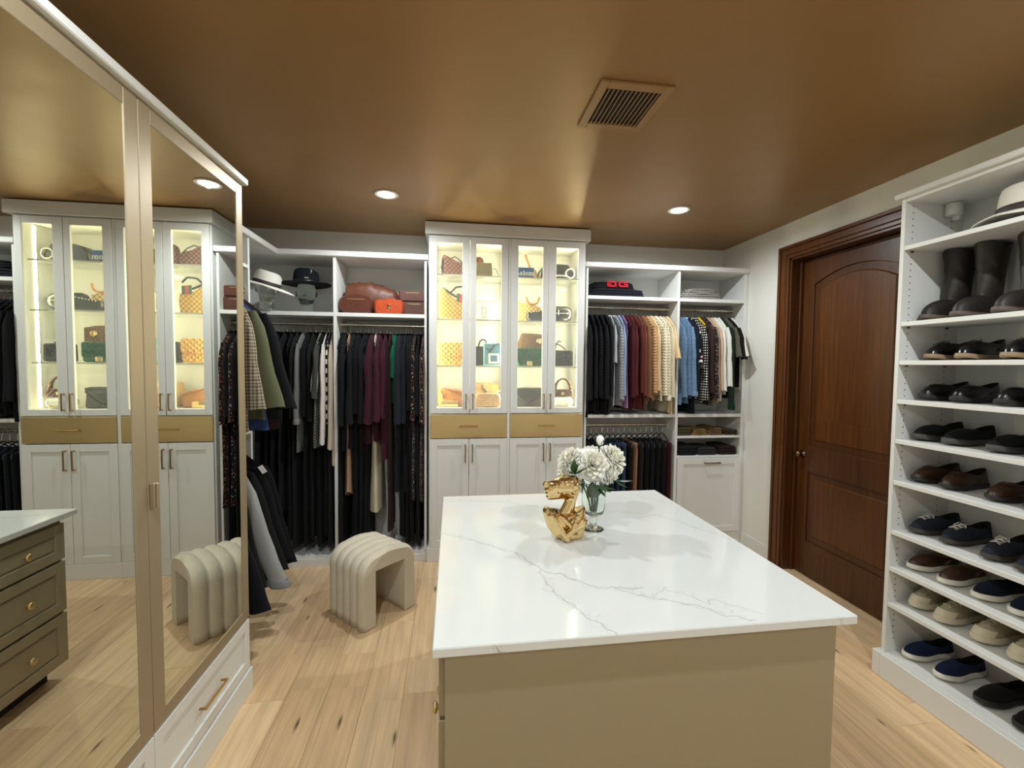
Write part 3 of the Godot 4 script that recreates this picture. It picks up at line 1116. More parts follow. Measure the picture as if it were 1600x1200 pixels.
func build_statue():
	var t := thing("bust_statue", "polished gold abstract bust with one hand on its chest, on the counter", "statue", Vector3(0.497, 0.856, -1.85))
	# torso with a hollowed top, neck, head cut off above the nose
	var torso := func(p: Vector3) -> float:
		var d := cone_d(p * Vector3(1, 1, 1.25), Vector3(0.02, 0.035, 0), Vector3(-0.005, 0.085, 0), 0.056, 0.075)
		d = smin(d, cone_d(p, Vector3(-0.075, 0.12, 0.0), Vector3(-0.03, 0.045, 0.02), 0.026, 0.035), 0.03)
		d = smin(d, cone_d(p, Vector3(0.068, 0.12, 0.0), Vector3(0.055, 0.03, 0.015), 0.026, 0.030), 0.03)
		# creased folds of the shawl, front
		d = smin(d, cone_d(p, Vector3(-0.07, 0.115, 0.045), Vector3(-0.005, 0.02, 0.068), 0.010, 0.014), 0.012)
		d = smin(d, cone_d(p, Vector3(-0.035, 0.12, 0.055), Vector3(0.02, 0.065, 0.072), 0.009, 0.011), 0.010)
		d = smin(d, cone_d(p, Vector3(0.03, 0.03, 0.058), Vector3(-0.015, 0.012, 0.05), 0.012, 0.01), 0.012)
		# cut: sloping rim high at the shoulders, flat foot
		d = maxf(d, p.y - (0.112 + 2.6 * p.x * p.x + 0.10 * absf(p.x)))
		d = maxf(d, 0.001 - p.y)
		return d
	part("torso", net_mesh(Vector3(-0.12, -0.01, -0.09), Vector3(0.12, 0.17, 0.11), 0.0042, torso), mats.gold_polish, t)
	var head := func(p: Vector3) -> float:
		var d := cone_d(p, Vector3(0.005, 0.085, 0.0), Vector3(0.038, 0.215, -0.002), 0.030, 0.022)
		d = smin(d, cone_d(p, Vector3(-0.03, 0.10, 0.01), Vector3(0.02, 0.16, 0.005), 0.016, 0.008), 0.02)
		d = smin(d, ball_d(p, Vector3(-0.004, 0.232, 0), Vector3(0.064, 0.042, 0.044)), 0.016)
		d = smin(d, cone_d(p, Vector3(0.025, 0.207, 0.0), Vector3(-0.072, 0.186, 0.0), 0.032, 0.015), 0.016)
		d = smin(d, cone_d(p, Vector3(-0.062, 0.246, 0), Vector3(-0.092, 0.237, 0), 0.012, 0.0085), 0.010)
		d = smin(d, cone_d(p, Vector3(-0.092, 0.238, 0), Vector3(-0.090, 0.250, 0), 0.009, 0.008), 0.006)
		d = smin(d, ball_d(p, Vector3(-0.084, 0.218, 0), Vector3(0.012, 0.0070, 0.015)), 0.005)
		d = smin(d, ball_d(p, Vector3(-0.081, 0.203, 0), Vector3(0.012, 0.0065, 0.015)), 0.005)
		d = smin(d, ball_d(p, Vector3(-0.064, 0.217, 0), Vector3(0.020, 0.034, 0.025)), 0.010)
		# mouth slit and the cheek plane
		d = maxf(d, -ball_d(p, Vector3(-0.09, 0.210, 0), Vector3(0.014, 0.0022, 0.013)))
		# ear: shell with a hollow
		d = smin(d, ball_d(p, Vector3(0.036, 0.226, 0.040), Vector3(0.018, 0.024, 0.010)), 0.006)
		d = maxf(d, -ball_d(p, Vector3(0.034, 0.226, 0.051), Vector3(0.010, 0.015, 0.008)))
		# the top is sliced off in a slope
		d = maxf(d, (p.y - (0.266 + p.x * 0.10)) * 0.99)
		return d
	part("head", net_mesh(Vector3(-0.12, 0.06, -0.07), Vector3(0.09, 0.29, 0.075), 0.0036, head), mats.gold_polish, t)
	# wavy cap of hair over the crown
	var cap := func(p: Vector3) -> float:
		var w := 0.0022 * sin(p.x * 240.0 + p.z * 60.0)
		var d := absf(ball_d(p, Vector3(0.008, 0.238, 0), Vector3(0.060, 0.040, 0.047))) - 0.004 - w
		d = maxf(d, 0.244 - 0.10 * (p.x + 0.02) - p.y)
		return maxf(d, p.y - 0.275)
	part("hair", net_mesh(Vector3(-0.07, 0.22, -0.065), Vector3(0.09, 0.29, 0.065), 0.0042, cap), mats.gold_polish, t)
	# hand laid on the chest
	var hand := func(p: Vector3) -> float:
		var d := ball_d(p, Vector3(0.030, 0.072, 0.076), Vector3(0.021, 0.022, 0.011))
		d = smin(d, cone_d(p, Vector3(-0.005, 0.036, 0.066), Vector3(0.024, 0.064, 0.074), 0.016, 0.013), 0.010)
		var F := [[0.040, 0.086, 0.056, 0.104, 0.066, 0.118], [0.046, 0.082, 0.064, 0.097, 0.076, 0.108], [0.049, 0.076, 0.068, 0.088, 0.081, 0.096], [0.049, 0.069, 0.067, 0.077, 0.079, 0.082]]
		for q in F:
			d = smin(d, cone_d(p, Vector3(q[0], q[1], 0.077), Vector3(q[2], q[3], 0.076), 0.0056, 0.0052), 0.003)
			d = smin(d, cone_d(p, Vector3(q[2], q[3], 0.076), Vector3(q[4], q[5], 0.066), 0.0052, 0.0042), 0.003)
		d = smin(d, cone_d(p, Vector3(0.022, 0.088, 0.076), Vector3(0.030, 0.105, 0.072), 0.0062, 0.005), 0.004)
		return d
	part("hand", net_mesh(Vector3(-0.035, 0.01, 0.04), Vector3(0.1, 0.135, 0.1), 0.0026, hand), mats.gold_polish, t)

func petal_mesh(w: float, h: float, curl: float, seed_: int) -> ArrayMesh:
	var R := []
	var n := 7
	for j in n:
		var v := j / float(n - 1)
		var row := PackedVector3Array()
		var ww := w * (0.30 + 0.95 * sin(PI * (0.12 + 0.66 * v))) * (1.0 - 0.25 * pow(v, 6.0))
		for i in n:
			var u := -1.0 + 2.0 * i / (n - 1)
			var edge := v * (0.6 + absf(u) * 0.4)
			var ruff := 0.05 * h * edge * wob(seed_ * 37.0 + u * 26.0, v * 16.0) * 2.2
			var bend := curl * v * v
			var y := h * (v * (1.0 - 0.18 * u * u * v)) * cos(bend * 0.8) + ruff * 0.6
			var out := h * (0.42 * sin(v * 2.0) * 0.5 + bend * 0.34) - w * 0.30 * u * u + ruff
			row.append(Vector3(u * ww * 0.5, y, out))
		R.append(row)
	var g := G.new()
	g.sheet(R)
	return g.done()

func peony(label: String, base: Vector3, c: Vector3, r: float, face: Vector3, petals: Array, open := 1.0):
	var t := thing("peony", label, "flower", base, 0.0, "white peonies in the glass vase")
	var rel := c - base
	var g := G.new()
	var neck := rel - face.normalized() * r * 0.55
	var mid := neck * 0.55 + Vector3(0, 0.02, 0)
	var pts := []
	for k in 9:
		var s := k / 8.0
		pts.append((Vector3.ZERO.lerp(Vector3(mid.x * 0.35, mid.y, mid.z * 0.35), s)).lerp(Vector3(mid.x * 0.35, mid.y, mid.z * 0.35).lerp(neck, s), s))
	g.tube(pts, 0.0032, 7)
	gpart("stem", g, mats.stem_green, t)
	var f := face.normalized()
	var side := f.cross(Vector3(0.3, 0.9, 0.2)).normalized()
	var B := Basis(side, f, side.cross(f))
	var k := 0
	for ring in [[9, 1.0, 0.30, 1.25, 0], [8, 0.86, 0.20, 0.95, 0], [7, 0.70, 0.12, 0.6, 1]]:
		for i in ring[0]:
			var a: float = TAU * (i + 0.5 * (k % 2)) / ring[0] + rng.randf_range(-0.12, 0.12)
			var o := part("petal", petals[k * 2 + i % 2], mats["petal_%d" % ring[4]], t)
			var s: float = r * ring[1] * rng.randf_range(0.92, 1.06)
			var tilt: float = ring[3] * open * rng.randf_range(0.88, 1.08)
			var local := Basis(Vector3(0, 1, 0), a) * Basis(Vector3(1, 0, 0), tilt * 0.75)
			o.transform = Transform3D((B * local).scaled(Vector3.ONE * s), rel - f * r * 0.55 + B * (Basis(Vector3(0, 1, 0), a) * Vector3(0, 0, r * 0.10)))
		k += 1
	# crowded small petals of the heart, one piece
	var h := G.new()
	for i in 26:
		var q := sqrt(i / 26.0)
		var a := i * 2.39996
		var local := Basis(Vector3(0, 1, 0), a) * Basis(Vector3(1, 0, 0), -0.35 + 1.15 * q * open)
		h.xf = Transform3D((B * local).scaled(Vector3.ONE * r * (0.70 - 0.16 * q)), rel - f * r * 0.42 + B * (Basis(Vector3(0, 1, 0), a) * Vector3(0, 0, r * 0.30 * q)))
		var R := []
		for jj in 6:
			var v := jj / 5.0
			var row := PackedVector3Array()
			for ii in 7:
				var u := -1.0 + ii / 3.0
				row.append(Vector3(u * 0.46 * (0.35 + 0.65 * sqrt(sin(PI * (0.06 + 0.86 * v)))), v * (1.0 - 0.22 * u * u * v) * (1.0 + 0.16 * v * wob(i * 61.0 + ii * 11.0, v * 12.0)), 0.30 * v * v - 0.34 * u * u + 0.14 * wob(i * 41.0, ii * 19.0) * v))
			R.append(row)
		h.sheet(R)
	gpart("heart", h, mats.petal_2, t)

func gl_stem(t: Node3D, tip: Vector3):
	var g := G.new()
	g.tube([Vector3.ZERO, tip * 0.5 + Vector3(0.001, 0, 0), tip], 0.0034, 6)
	gpart("stem", g, mats.stem_green, t)

func leaf_mesh(L: float, w: float) -> ArrayMesh:
	var R := []
	for j in 8:
		var v := j / 7.0
		var ww := w * sin(PI * pow(v, 0.8)) * 0.5 + 0.0004
		var row := PackedVector3Array()
		for i in 5:
			var u := -1.0 + i / 2.0
			row.append(Vector3(u * ww, v * L, 0.25 * L * v * v * 0.5 + absf(u) * ww * 0.35))
		R.append(row)
	var g := G.new()
	g.sheet(R)
	return g.done()

func build_bouquet():
	var vc := Vector3(0.655, 0.856, -1.93)
	var t := thing("vase", "clear footed glass vase of white peonies behind the gold bust", "vase", vc)
	var g := G.new()
	g.lathe([Vector2(0.002, 0.0), Vector2(0.048, 0.0), Vector2(0.050, 0.004), Vector2(0.030, 0.012), Vector2(0.014, 0.020), Vector2(0.018, 0.030), Vector2(0.012, 0.040), Vector2(0.020, 0.052), Vector2(0.016, 0.060), Vector2(0.028, 0.068), Vector2(0.047, 0.080), Vector2(0.053, 0.10), Vector2(0.055, 0.16), Vector2(0.058, 0.222), Vector2(0.0575, 0.225),
		Vector2(0.056, 0.222), Vector2(0.052, 0.16), Vector2(0.050, 0.10), Vector2(0.043, 0.084), Vector2(0.02, 0.076), Vector2(0.002, 0.075)], 40)
	gpart("glass", g, mats.solid_glass, t)
	var petals := []
	for s in [[0.92, 1.0, 1.5], [0.95, 0.98, 1.2], [0.85, 0.95, 0.9], [0.9, 0.92, 0.7], [0.75, 0.85, 0.2], [0.7, 0.8, 0.1]]:
		petals.append(petal_mesh(s[0], s[1], s[2], petals.size() + 3))
	var foot := vc + Vector3(0, 0.082, 0)
	peony("largest open white peony facing the room, in the middle of the bouquet", foot + Vector3(-0.004, 0, 0.006), Vector3(0.640, 1.178, -1.885), 0.090, Vector3(-0.15, 0.45, 1), petals)
	peony("ruffled white peony at the jeans side of the bouquet", foot + Vector3(0.010, 0, 0.004), Vector3(0.765, 1.20, -1.925), 0.090, Vector3(0.5, 0.55, 0.65), petals)
	peony("white peony low in the bouquet beneath the ruffled one", foot + Vector3(0.012, 0, -0.004), Vector3(0.748, 1.125, -1.91), 0.074, Vector3(0.8, -0.05, 0.6), petals)
	peony("white peony behind the dark leaves above the gold bust", foot + Vector3(-0.012, 0, -0.006), Vector3(0.535, 1.20, -1.96), 0.084, Vector3(-0.6, 0.7, 0.2), petals)
	peony("small half-hidden white peony just above the gold head", foot + Vector3(-0.010, 0, 0.003), Vector3(0.505, 1.135, -1.935), 0.062, Vector3(-0.8, 0.2, 0.4), petals, 0.8)
	peony("white peony at the back of the bouquet, turned to the cabinets", foot + Vector3(0.002, 0, -0.012), Vector3(0.66, 1.205, -2.01), 0.075, Vector3(0.1, 0.7, -0.8), petals)
	# closed bud on top
	var b := thing("flower_bud", "closed white peony bud standing above the bouquet", "flower bud", foot + Vector3(0.0, 0, 0.010))
	var top := Vector3(0.683, 1.262, -1.93) - b.position
	g = G.new()
	g.tube([Vector3.ZERO, Vector3(0.004, 0.12, 0.0), top * 0.8 + Vector3(-0.004, 0, 0), top], 0.003, 7)
	gpart("stem", g, mats.stem_green, b)
	g = G.new()
	g.blob(top + Vector3(0, 0.012, 0), Vector3(0.019, 0.025, 0.019), 14, 9)
	gpart("bud", g, mats.petal_0, b)
	var lm := leaf_mesh(0.036, 0.016)
	for i in 3:
		var a := TAU * i / 3.0 + 0.4
		part("sepal", lm, mats.leaf_green, b, top + Vector3(sin(a), 0, cos(a)) * 0.008 + Vector3(0, -0.014, 0), Vector3(0.35, a, 0))
	# sprays of leaves
	for q in [[-0.02, 0.02, 0.15, -0.6, "green leaf inside the vase on the side of the gold bust"], [0.022, 0.016, 0.16, 0.7, "green leaf inside the vase on the side of the door"], [0.0, 0.03, 0.155, 0.1, "green leaf inside the vase at the near glass"], [-0.01, -0.01, 0.15, 2.6, "green leaf inside the vase at the far glass"]]:
		var wl := thing("leaf", q[4], "leaf", foot + Vector3(q[0] * 0.5, 0, q[1] * 0.5), 0.0, "leaves inside the vase")
		gl_stem(wl, Vector3(q[0] * 0.3, q[2] * 0.45, q[1] * 0.3))
		part("blade", leaf_mesh(0.075, 0.042), mats.leaf_green, wl, Vector3(q[0] * 0.3, q[2] * 0.45, q[1] * 0.3), Vector3(0.15, q[3], 0))
	var L := [leaf_mesh(0.085, 0.030), leaf_mesh(0.065, 0.026)]
	var where := [["dark leaf spray between the pale peonies above the gold bust", Vector3(0.545, 1.13, -1.88), [[-0.6, 0.3], [0.5, 0.2], [0.1, 0.9], [-0.9, 1.0], [0.9, 0.9]]],
		["small leaf spray at the vase rim under the largest peony", Vector3(0.655, 1.075, -1.885), [[0.2, 1.6], [-0.7, 1.5], [0.9, 1.6], [0.4, 2.2]]],
		["thin leaf spray pointing to the jeans from under the bouquet", Vector3(0.75, 1.09, -1.91), [[1.2, 1.5], [0.7, 1.9]]]]
	for w in where:
		var s := thing("leaf_spray", w[0], "leaves", foot)
		g = G.new()
		var tip: Vector3 = w[1] - foot
		g.tube([Vector3(0.004, 0, 0.008), Vector3(tip.x * 0.2, tip.y * 0.55, tip.z * 0.3), tip], 0.0025, 6)
		gpart("stem", g, mats.stem_green, s)
		var i := 0
		for a in w[2]:
			part("leaf", L[i % 2], mats.leaf_green, s, tip, Vector3(a[1], a[0] + 0.3, 0.0)).rotation_order = EULER_ORDER_YXZ
			i += 1

# ------------------------------------------------------------------ soft goods
func fab(key: String, c: Color, pattern := "plain") -> StandardMaterial3D:
	var k := "cloth_%s_%s" % [key, pattern]
	if mats.has(k):
		return mats[k]
	var m := mat(k, c, 0.92, 0.0, 0.3)
	m.rim_enabled = true
	m.rim = 0.25
	m.rim_tint = 0.6
	match pattern:
		"plain":
			tri(m, Vector3.ONE * 16.0, noise_tex("weave", 0.05, [Color(0.86, 0.86, 0.86), Color(1, 1, 1)]))
		"knit":
			tri(m, Vector3(14, 10, 14), noise_tex("weave", 0.05, [Color(0.82, 0.82, 0.82), Color(1, 1, 1)]))
			relief(m, tex("cable", 64, 64, func(u: float, v: float): return Color.WHITE * (0.5 + 0.5 * sin(u * TAU * 2.0) * cos(v * TAU * 4.0 + sin(u * TAU * 2.0)))), 0.5)
		"shaggy":
			tri(m, Vector3(7, 5, 7), noise_tex("shag", 0.12, [Color(0.5, 0.45, 0.42), Color(1, 1, 1)]))
			relief(m, noise_tex("shag", 0.12, [Color(0.5, 0.45, 0.42), Color(1, 1, 1)]), 0.8)
		"denim":
			tri(m, Vector3(9, 6, 9), noise_tex("denim", 0.03, [Color(0.62, 0.66, 0.72), Color(1, 1, 1)]))
		"plaid":
			tri(m, Vector3(13, 13, 13), tex("plaid", 64, 64, func(u: float, v: float):
				var s := func(t: float) -> float: return 1.0 if fmod(t * 4.0, 1.0) < 0.35 else 0.0
				var a: float = s.call(u) * 0.5 + s.call(v) * 0.5
				var d: float = 1.0 if fmod(u * 2.0 + 0.1, 1.0) < 0.08 or fmod(v * 2.0 + 0.1, 1.0) < 0.08 else 0.0
				return Color(0.66, 0.61, 0.52).lerp(Color(0.22, 0.19, 0.15), clampf(a * 0.85 + d * 0.4, 0, 1))))
		"leopard":
			tri(m, Vector3(4, 4, 4), spots("leopard", Color(0.08, 0.055, 0.045), [Color(0.50, 0.28, 0.15), Color(0.72, 0.54, 0.38), Color(0.42, 0.12, 0.08)], 230, 2.3))
		"print":
			tri(m, Vector3(4, 4, 4), spots("print", Color(0.05, 0.04, 0.05), [Color(0.48, 0.10, 0.16), Color(0.6, 0.62, 0.66), Color(0.44, 0.24, 0.16)], 190, 2.3))
		"floral":
			tri(m, Vector3(4, 4, 4), spots("floral", Color(0.04, 0.05, 0.06), [Color(0.9, 0.9, 0.88), Color(0.85, 0.55, 0.62), Color(0.75, 0.8, 0.78)], 60, 4.0))
		"fleck":
			tri(m, Vector3(6, 6, 6), spots("fleck", Color(0.04, 0.035, 0.03), [Color(0.75, 0.68, 0.60), Color(0.55, 0.46, 0.38)], 240, 1.7))
		"dots":
			tri(m, Vector3(22, 22, 22), tex("dots", 48, 48, func(u: float, v: float):
				var a := Vector2(fmod(u * 2.0, 1.0), fmod(v * 2.0, 1.0)).distance_to(Vector2(0.5, 0.5))
				return Color(0.92, 0.91, 0.86) if a < 0.27 else Color(0.035, 0.035, 0.04)))
		"rib":
			tri(m, Vector3(10, 60, 10), tex("rib", 4, 32, func(_u: float, v: float): return Color.WHITE * (0.45 if fmod(v * 2.0, 1.0) < 0.3 else 1.0)))
		"stripe":
			tri(m, Vector3(1, 14, 1), tex("stripe", 4, 32, func(_u: float, v: float): return Color(0.9, 0.88, 0.83) if fmod(v, 1.0) < 0.55 else Color(0.05, 0.05, 0.05)))
		"zigzag":
			tri(m, Vector3(11, 11, 11), tex("zigzag", 64, 64, func(u: float, v: float):
				var z := fmod(v * 4.0 + absf(fmod(u * 4.0, 1.0) - 0.5) * 1.6, 1.0)
				return Color(0.80, 0.79, 0.75) if z < 0.42 else Color(0.06, 0.06, 0.06)))
		"lattice":
			tri(m, Vector3(13, 13, 13), tex("lattice", 64, 64, func(u: float, v: float):
				var a := absf(fmod(u * 2.0 + v * 2.0, 1.0) - 0.5)
				var b := absf(fmod(u * 2.0 - v * 2.0 + 2.0, 1.0) - 0.5)
				return Color(0.48, 0.36, 0.22) if a < 0.09 or b < 0.09 else Color(0.95, 0.9, 0.78)))
		"checker":
			tri(m, Vector3(14, 14, 14), tex("checker", 32, 32, func(u: float, v: float): return Color(0.5, 0.42, 0.36) if (int(u * 4) + int(v * 4)) % 2 == 0 else Color(1, 0.95, 0.88)))
		"quilt":
			tri(m, Vector3(11, 11, 11))
			relief(m, tex("quilt", 64, 64, func(u: float, v: float):
				var a := absf(fmod(u * 2.0 + v * 2.0, 1.0) - 0.5) * 2.0
				var b := absf(fmod(u * 2.0 - v * 2.0 + 2.0, 1.0) - 0.5) * 2.0
				return Color.WHITE * pow(minf(a, b), 0.6)), 1.1)
		"chevron":
			tri(m, Vector3(7, 7, 7))
			relief(m, tex("chev", 64, 64, func(u: float, v: float):
				var a := fmod(v * 4.0 + absf(u - 0.5) * 4.0, 1.0)
				return Color.WHITE * pow(absf(a - 0.5) * 2.0, 0.7)), 0.9)
		"glitter":
			tri(m, Vector3(6, 6, 6), noise_tex("glit", 0.35, [Color(0.35, 0.33, 0.28), Color(1, 1, 1)]))
		"woven":
			tri(m, Vector3(24, 24, 24), tex("woven", 32, 32, func(u: float, v: float): return Color.WHITE * (0.55 + 0.45 * sin(u * TAU * 2.0) * sin(v * TAU * 2.0))))
			relief(m, texs.woven, 0.5)
	return m

func leather(key: String, c: Color, rough := 0.45) -> StandardMaterial3D:
	var k := "leather_" + key
	if not mats.has(k):
		var m := mat(k, c, rough)
		tri(m, Vector3.ONE * 5.0, noise_tex("hide", 0.03, [Color(0.78, 0.76, 0.74), Color(1, 1, 1)]))
	return mats[k]

func spots(key: String, ground: Color, cs: Array, count: int, size: float) -> Texture2D:
	if texs.has(key):
		return texs[key]
	var n := 128
	var im := Image.create(n, n, false, Image.FORMAT_RGB8)
	im.fill(ground)
	var r := RandomNumberGenerator.new()
	r.seed = key.hash()
	for i in count:
		var c := Vector2(r.randf() * n, r.randf() * n)
		var q := Vector2(size * r.randf_range(0.6, 1.4), size * r.randf_range(0.6, 1.4))
		var col: Color = cs[r.randi() % cs.size()]
		for dy in range(-int(q.y) - 1, int(q.y) + 2):
			for dx in range(-int(q.x) - 1, int(q.x) + 2):
				if pow(dx / q.x, 2) + pow(dy / q.y, 2) < 1.0:
					im.set_pixel(posmod(int(c.x) + dx, n), posmod(int(c.y) + dy, n), col)
	texs[key] = ImageTexture.create_from_image(im)
	return texs[key]

func rbox(w: float, h: float, r: float, taper := 0.0, n := 5) -> PackedVector2Array:
	var P := PackedVector2Array()
	var cs := [[w / 2 - r, r, -PI / 2], [w / 2 - r - taper, h - r, 0.0], [-(w / 2 - r - taper), h - r, PI / 2], [-(w / 2 - r), r, PI]]
	for c in cs:
		for i in n:
			var a: float = c[2] + PI / 2 * i / (n - 1)
			P.append(Vector2(c[0] + r * cos(a), c[1] + r * sin(a)))
	return P

func folded(called: String, label: String, cat: String, at: Vector3, s: Vector3, m: Material, group := "", turn := 0.0) -> Node3D:
	# a garment folded in layers: stacked soft slabs, the fold to the front
	var t := thing(called, label, cat, at, turn, group)
	var layers := 2 if s.y < 0.05 else 3
	for k in layers:
		var g := G.new()
		var R := []
		var hh := s.y / layers
		for j in 6:
			var f := -PI / 2 + PI * j / 5.0
			var ring := PackedVector3Array()
			for i in 28:
				var a := TAU * i / 28
				var e := 0.32
				var ux := signf(cos(a)) * pow(absf(cos(a)), e)
				var uz := signf(sin(a)) * pow(absf(sin(a)), e)
				var sh := 0.93 + 0.07 * cos(f)
				var wv := 0.006 * wob(ux * 40.0 + k * 70.0 + at.x * 300.0, uz * 40.0 + at.z * 100.0)
				var sag := 0.012 * (ux * ux) * k / layers
				ring.append(Vector3(ux * s.x * 0.5 * sh * (1.0 - 0.03 * k), hh * (k + 0.5) + hh * 0.5 * sin(f) + wv * (1.0 if k else 0.2) - sag, uz * s.z * 0.5 * sh))
			R.append(ring)
		g.loft(R)
		gpart("folded_layer", g, m, t)
	return t

func hat(label: String, at: Vector3, m: Material, band: Material, brim: float, crown: Vector3, curl: float, tilt := Vector3.ZERO) -> Node3D:
	var t := thing("hat", label, "hat", at)
	t.rotation = tilt
	var g := G.new()
	part("brim", brim_solid(brim, crown, curl), m, t)
	var R := []
	for q in [[1.0, 0.0], [0.99, 0.3], [0.95, 0.7], [0.88, 0.92], [0.74, 1.0], [0.5, 0.985], [0.2, 0.95]]:
		var ring := PackedVector3Array()
		for i in 32:
			var a := TAU * i / 32
			var dent := 0.0
			if q[1] > 0.9:
				dent = -0.14 * exp(-pow(sin(a) / 0.35, 2.0)) * crown.y * (1.0 if cos(a) > 0 else 0.7) * q[0]
			ring.append(Vector3(crown.x * q[0] * cos(a), crown.y * q[1] + dent, crown.z * q[0] * sin(a)))
		R.append(ring)
	g = G.new()
	g.loft(R, true, true)
	gpart("crown", g, m, t)
	g = G.new()
	R = []
	for q in [[1.012, 0.02], [1.03, 0.05], [1.025, 0.26], [1.0, 0.28]]:
		var ring := PackedVector3Array()
		for i in 32:
			var a := TAU * i / 32
			ring.append(Vector3(crown.x * q[0] * cos(a), crown.y * q[1], crown.z * q[0] * sin(a)))
		R.append(ring)
	g.loft(R, false, false)
	gpart("band", g, band, t)
	return t

func brim_ring(f: float, brim: float, crown: Vector3, curl: float, y: float) -> PackedVector3Array:
	var ring := PackedVector3Array()
	for i in 32:
		var a := TAU * i / 32
		var rx := lerpf(crown.x, brim, f)
		var rz := lerpf(crown.z, brim * 0.94, f)
		ring.append(Vector3(rx * cos(a), y + curl * f * f * (0.4 + 0.6 * absf(cos(a))), rz * sin(a)))
	return ring

func brim_solid(brim: float, crown: Vector3, curl: float) -> ArrayMesh:
	var g := G.new()
	var R := []
	for f in [0.0, 0.35, 0.7, 1.0]:
		R.append(brim_ring(f, brim, crown, curl, 0.0035))
	R.append(brim_ring(1.015, brim, crown, curl, 0.0))
	for f in [1.0, 0.7, 0.35, 0.0]:
		R.append(brim_ring(f, brim, crown, curl, -0.0035))
	g.loft(R, false, false)
	return g.done()

func build_shelf_things():
	# glass heads with hats
	var gh := func(p: Vector3) -> float:
		var d := ball_d(p, Vector3(0, 0.185, 0.0), Vector3(0.072, 0.092, 0.088))
		d = smin(d, ball_d(p, Vector3(0, 0.13, 0.03), Vector3(0.052, 0.06, 0.055)), 0.03)
		d = smin(d, cone_d(p, Vector3(0, 0.02, -0.01), Vector3(0, 0.12, -0.012), 0.052, 0.046), 0.03)
		d = smin(d, cone_d(p, Vector3(0, 0.18, 0.085), Vector3(0, 0.145, 0.102), 0.010, 0.013), 0.015)
		d = smin(d, ball_d(p, Vector3(0, 0.118, 0.082), Vector3(0.022, 0.010, 0.010)), 0.010)
		for s in [-1, 1]:
			d = smin(d, ball_d(p, Vector3(s * 0.073, 0.165, -0.005), Vector3(0.009, 0.028, 0.018)), 0.008)
			d = maxf(d, -ball_d(p, Vector3(s * 0.030, 0.172, 0.088), Vector3(0.017, 0.010, 0.010)))
		return maxf(d, 0.001 - p.y)
	var hm := net_mesh(Vector3(-0.1, -0.012, -0.105), Vector3(0.1, 0.29, 0.125), 0.007, gh)
	var h := thing("glass_head", "clear glass display head under the navy black hat", "display head", Vector3(-1.185, 2.022, -3.77), 0.15, "glass hat heads")
	part("head", hm, mats.solid_glass, h)
	dup(h, "glass_head", "clear glass display head under the cream hat in the corner", Vector3(-1.42, 2.022, -3.60), 0.5)
	var blk := fab("hat_black", rgb(24, 25, 32))
	var bt := hat("wide navy black felt hat on a glass head", Vector3(-1.185, 2.253, -3.77), blk, mat("ribbon_black", rgb(14, 14, 18), 0.4), 0.19, Vector3(0.098, 0.128, 0.11), 0.012)
	var g := G.new()
	g.box(Vector3(0.0, 0, 0), Vector3(0.035, 0.012, 0.003), 0.001)
	gpart("emblem", g, mats.chrome, bt, Vector3(0.035, 0.045, 0.108))
	g = G.new()
	g.tube([Vector3(0, 0, 0), Vector3(0.006, 0.016, 0.001), Vector3(0.002, 0.03, 0)], 0.003, 6)
	gpart("pin", g, mats.chrome, bt, Vector3(0.06, 0.085, 0.085))
	hat("cream straw hat with wide brim on the corner glass head", Vector3(-1.415, 2.215, -3.58), fab("straw_cream", rgb(246, 242, 230)), mat("ribbon_dark", rgb(48, 44, 40), 0.6), 0.20, Vector3(0.095, 0.105, 0.108), -0.02, Vector3(0.10, 0.2, -0.25))
	# pale hat on top of the shoe tower
	hat("pale grey felt hat with dark band on the shoe tower's top shelf", Vector3(2.46, 2.285, -1.555), fab("felt_grey", rgb(226, 220, 206)), mat("ribbon_dark", rgb(48, 44, 40), 0.6), 0.20, Vector3(0.11, 0.125, 0.125), -0.034, Vector3(0.0, 1.5, 0.0))
	var hb := thing("sensor_box", "small white plastic box fixed high in the corner behind the pale hat", "sensor", Vector3(2.535, 2.425, -1.90))
	g = G.new()
	g.lathe([Vector2(0.030, -0.03), Vector2(0.034, -0.026), Vector2(0.034, 0.026), Vector2(0.030, 0.03)], 8)
	gpart("case", g, mats.cabinet_white, hb, Vector3(-0.03, 0, 0))
	part("cover", box_mesh(Vector3(0.02, 0.03, 0.03), 0.003), mats.cabinet_white, hb, Vector3(-0.012, -0.035, 0))
	# brown bags over the second rod
	var br := leather("brown", rgb(104, 56, 32), 0.5)
	var bag := thing("duffel_bag", "large slouching brown leather duffel behind the smaller brown cases", "bag", Vector3(-0.665, 2.022, -3.80))
	g = G.new()
	var R := []
	for k in 15:
		var f := -1.0 + k / 7.0
		var hgt := 0.262 * pow(maxf(0.0, 1.0 - pow(absf(f), 9.0)), 0.5) * (1.0 - 0.20 * smoothstep(-0.2, 1.0, f)) * (1.0 + 0.10 * wob(k * 14.0, 5.0)) + 0.01
		var ring := PackedVector3Array()
		for i in 24:
			var a := TAU * i / 24
			var fold := 1.0 + 0.09 * wob(i * 24.0 + k * 9.0, k * 17.0)
			var sx := signf(cos(a)) * pow(absf(cos(a)), 0.7)
			var sy := signf(sin(a)) * pow(absf(sin(a)), 0.7)
			ring.append(Vector3(f * 0.238, maxf(0.0, hgt * 0.5 + hgt * 0.5 * sy * fold), 0.105 * sx * fold * (0.75 + 0.25 * (1 - f * f))))
		R.append(ring)
	g.loft(R)
	gpart("body", g, br, bag)
	g = G.new()
	g.tube([Vector3(-0.20, 0.262, 0.0), Vector3(-0.05, 0.270, 0.012), Vector3(0.08, 0.255, 0.01), Vector3(0.19, 0.212, 0.0)], 0.0045, 6)
	gpart("zipper", g, leather("dark_brown", rgb(66, 36, 24)), bag)
	var cs := leather("cocoa", rgb(96, 50, 36), 0.28)
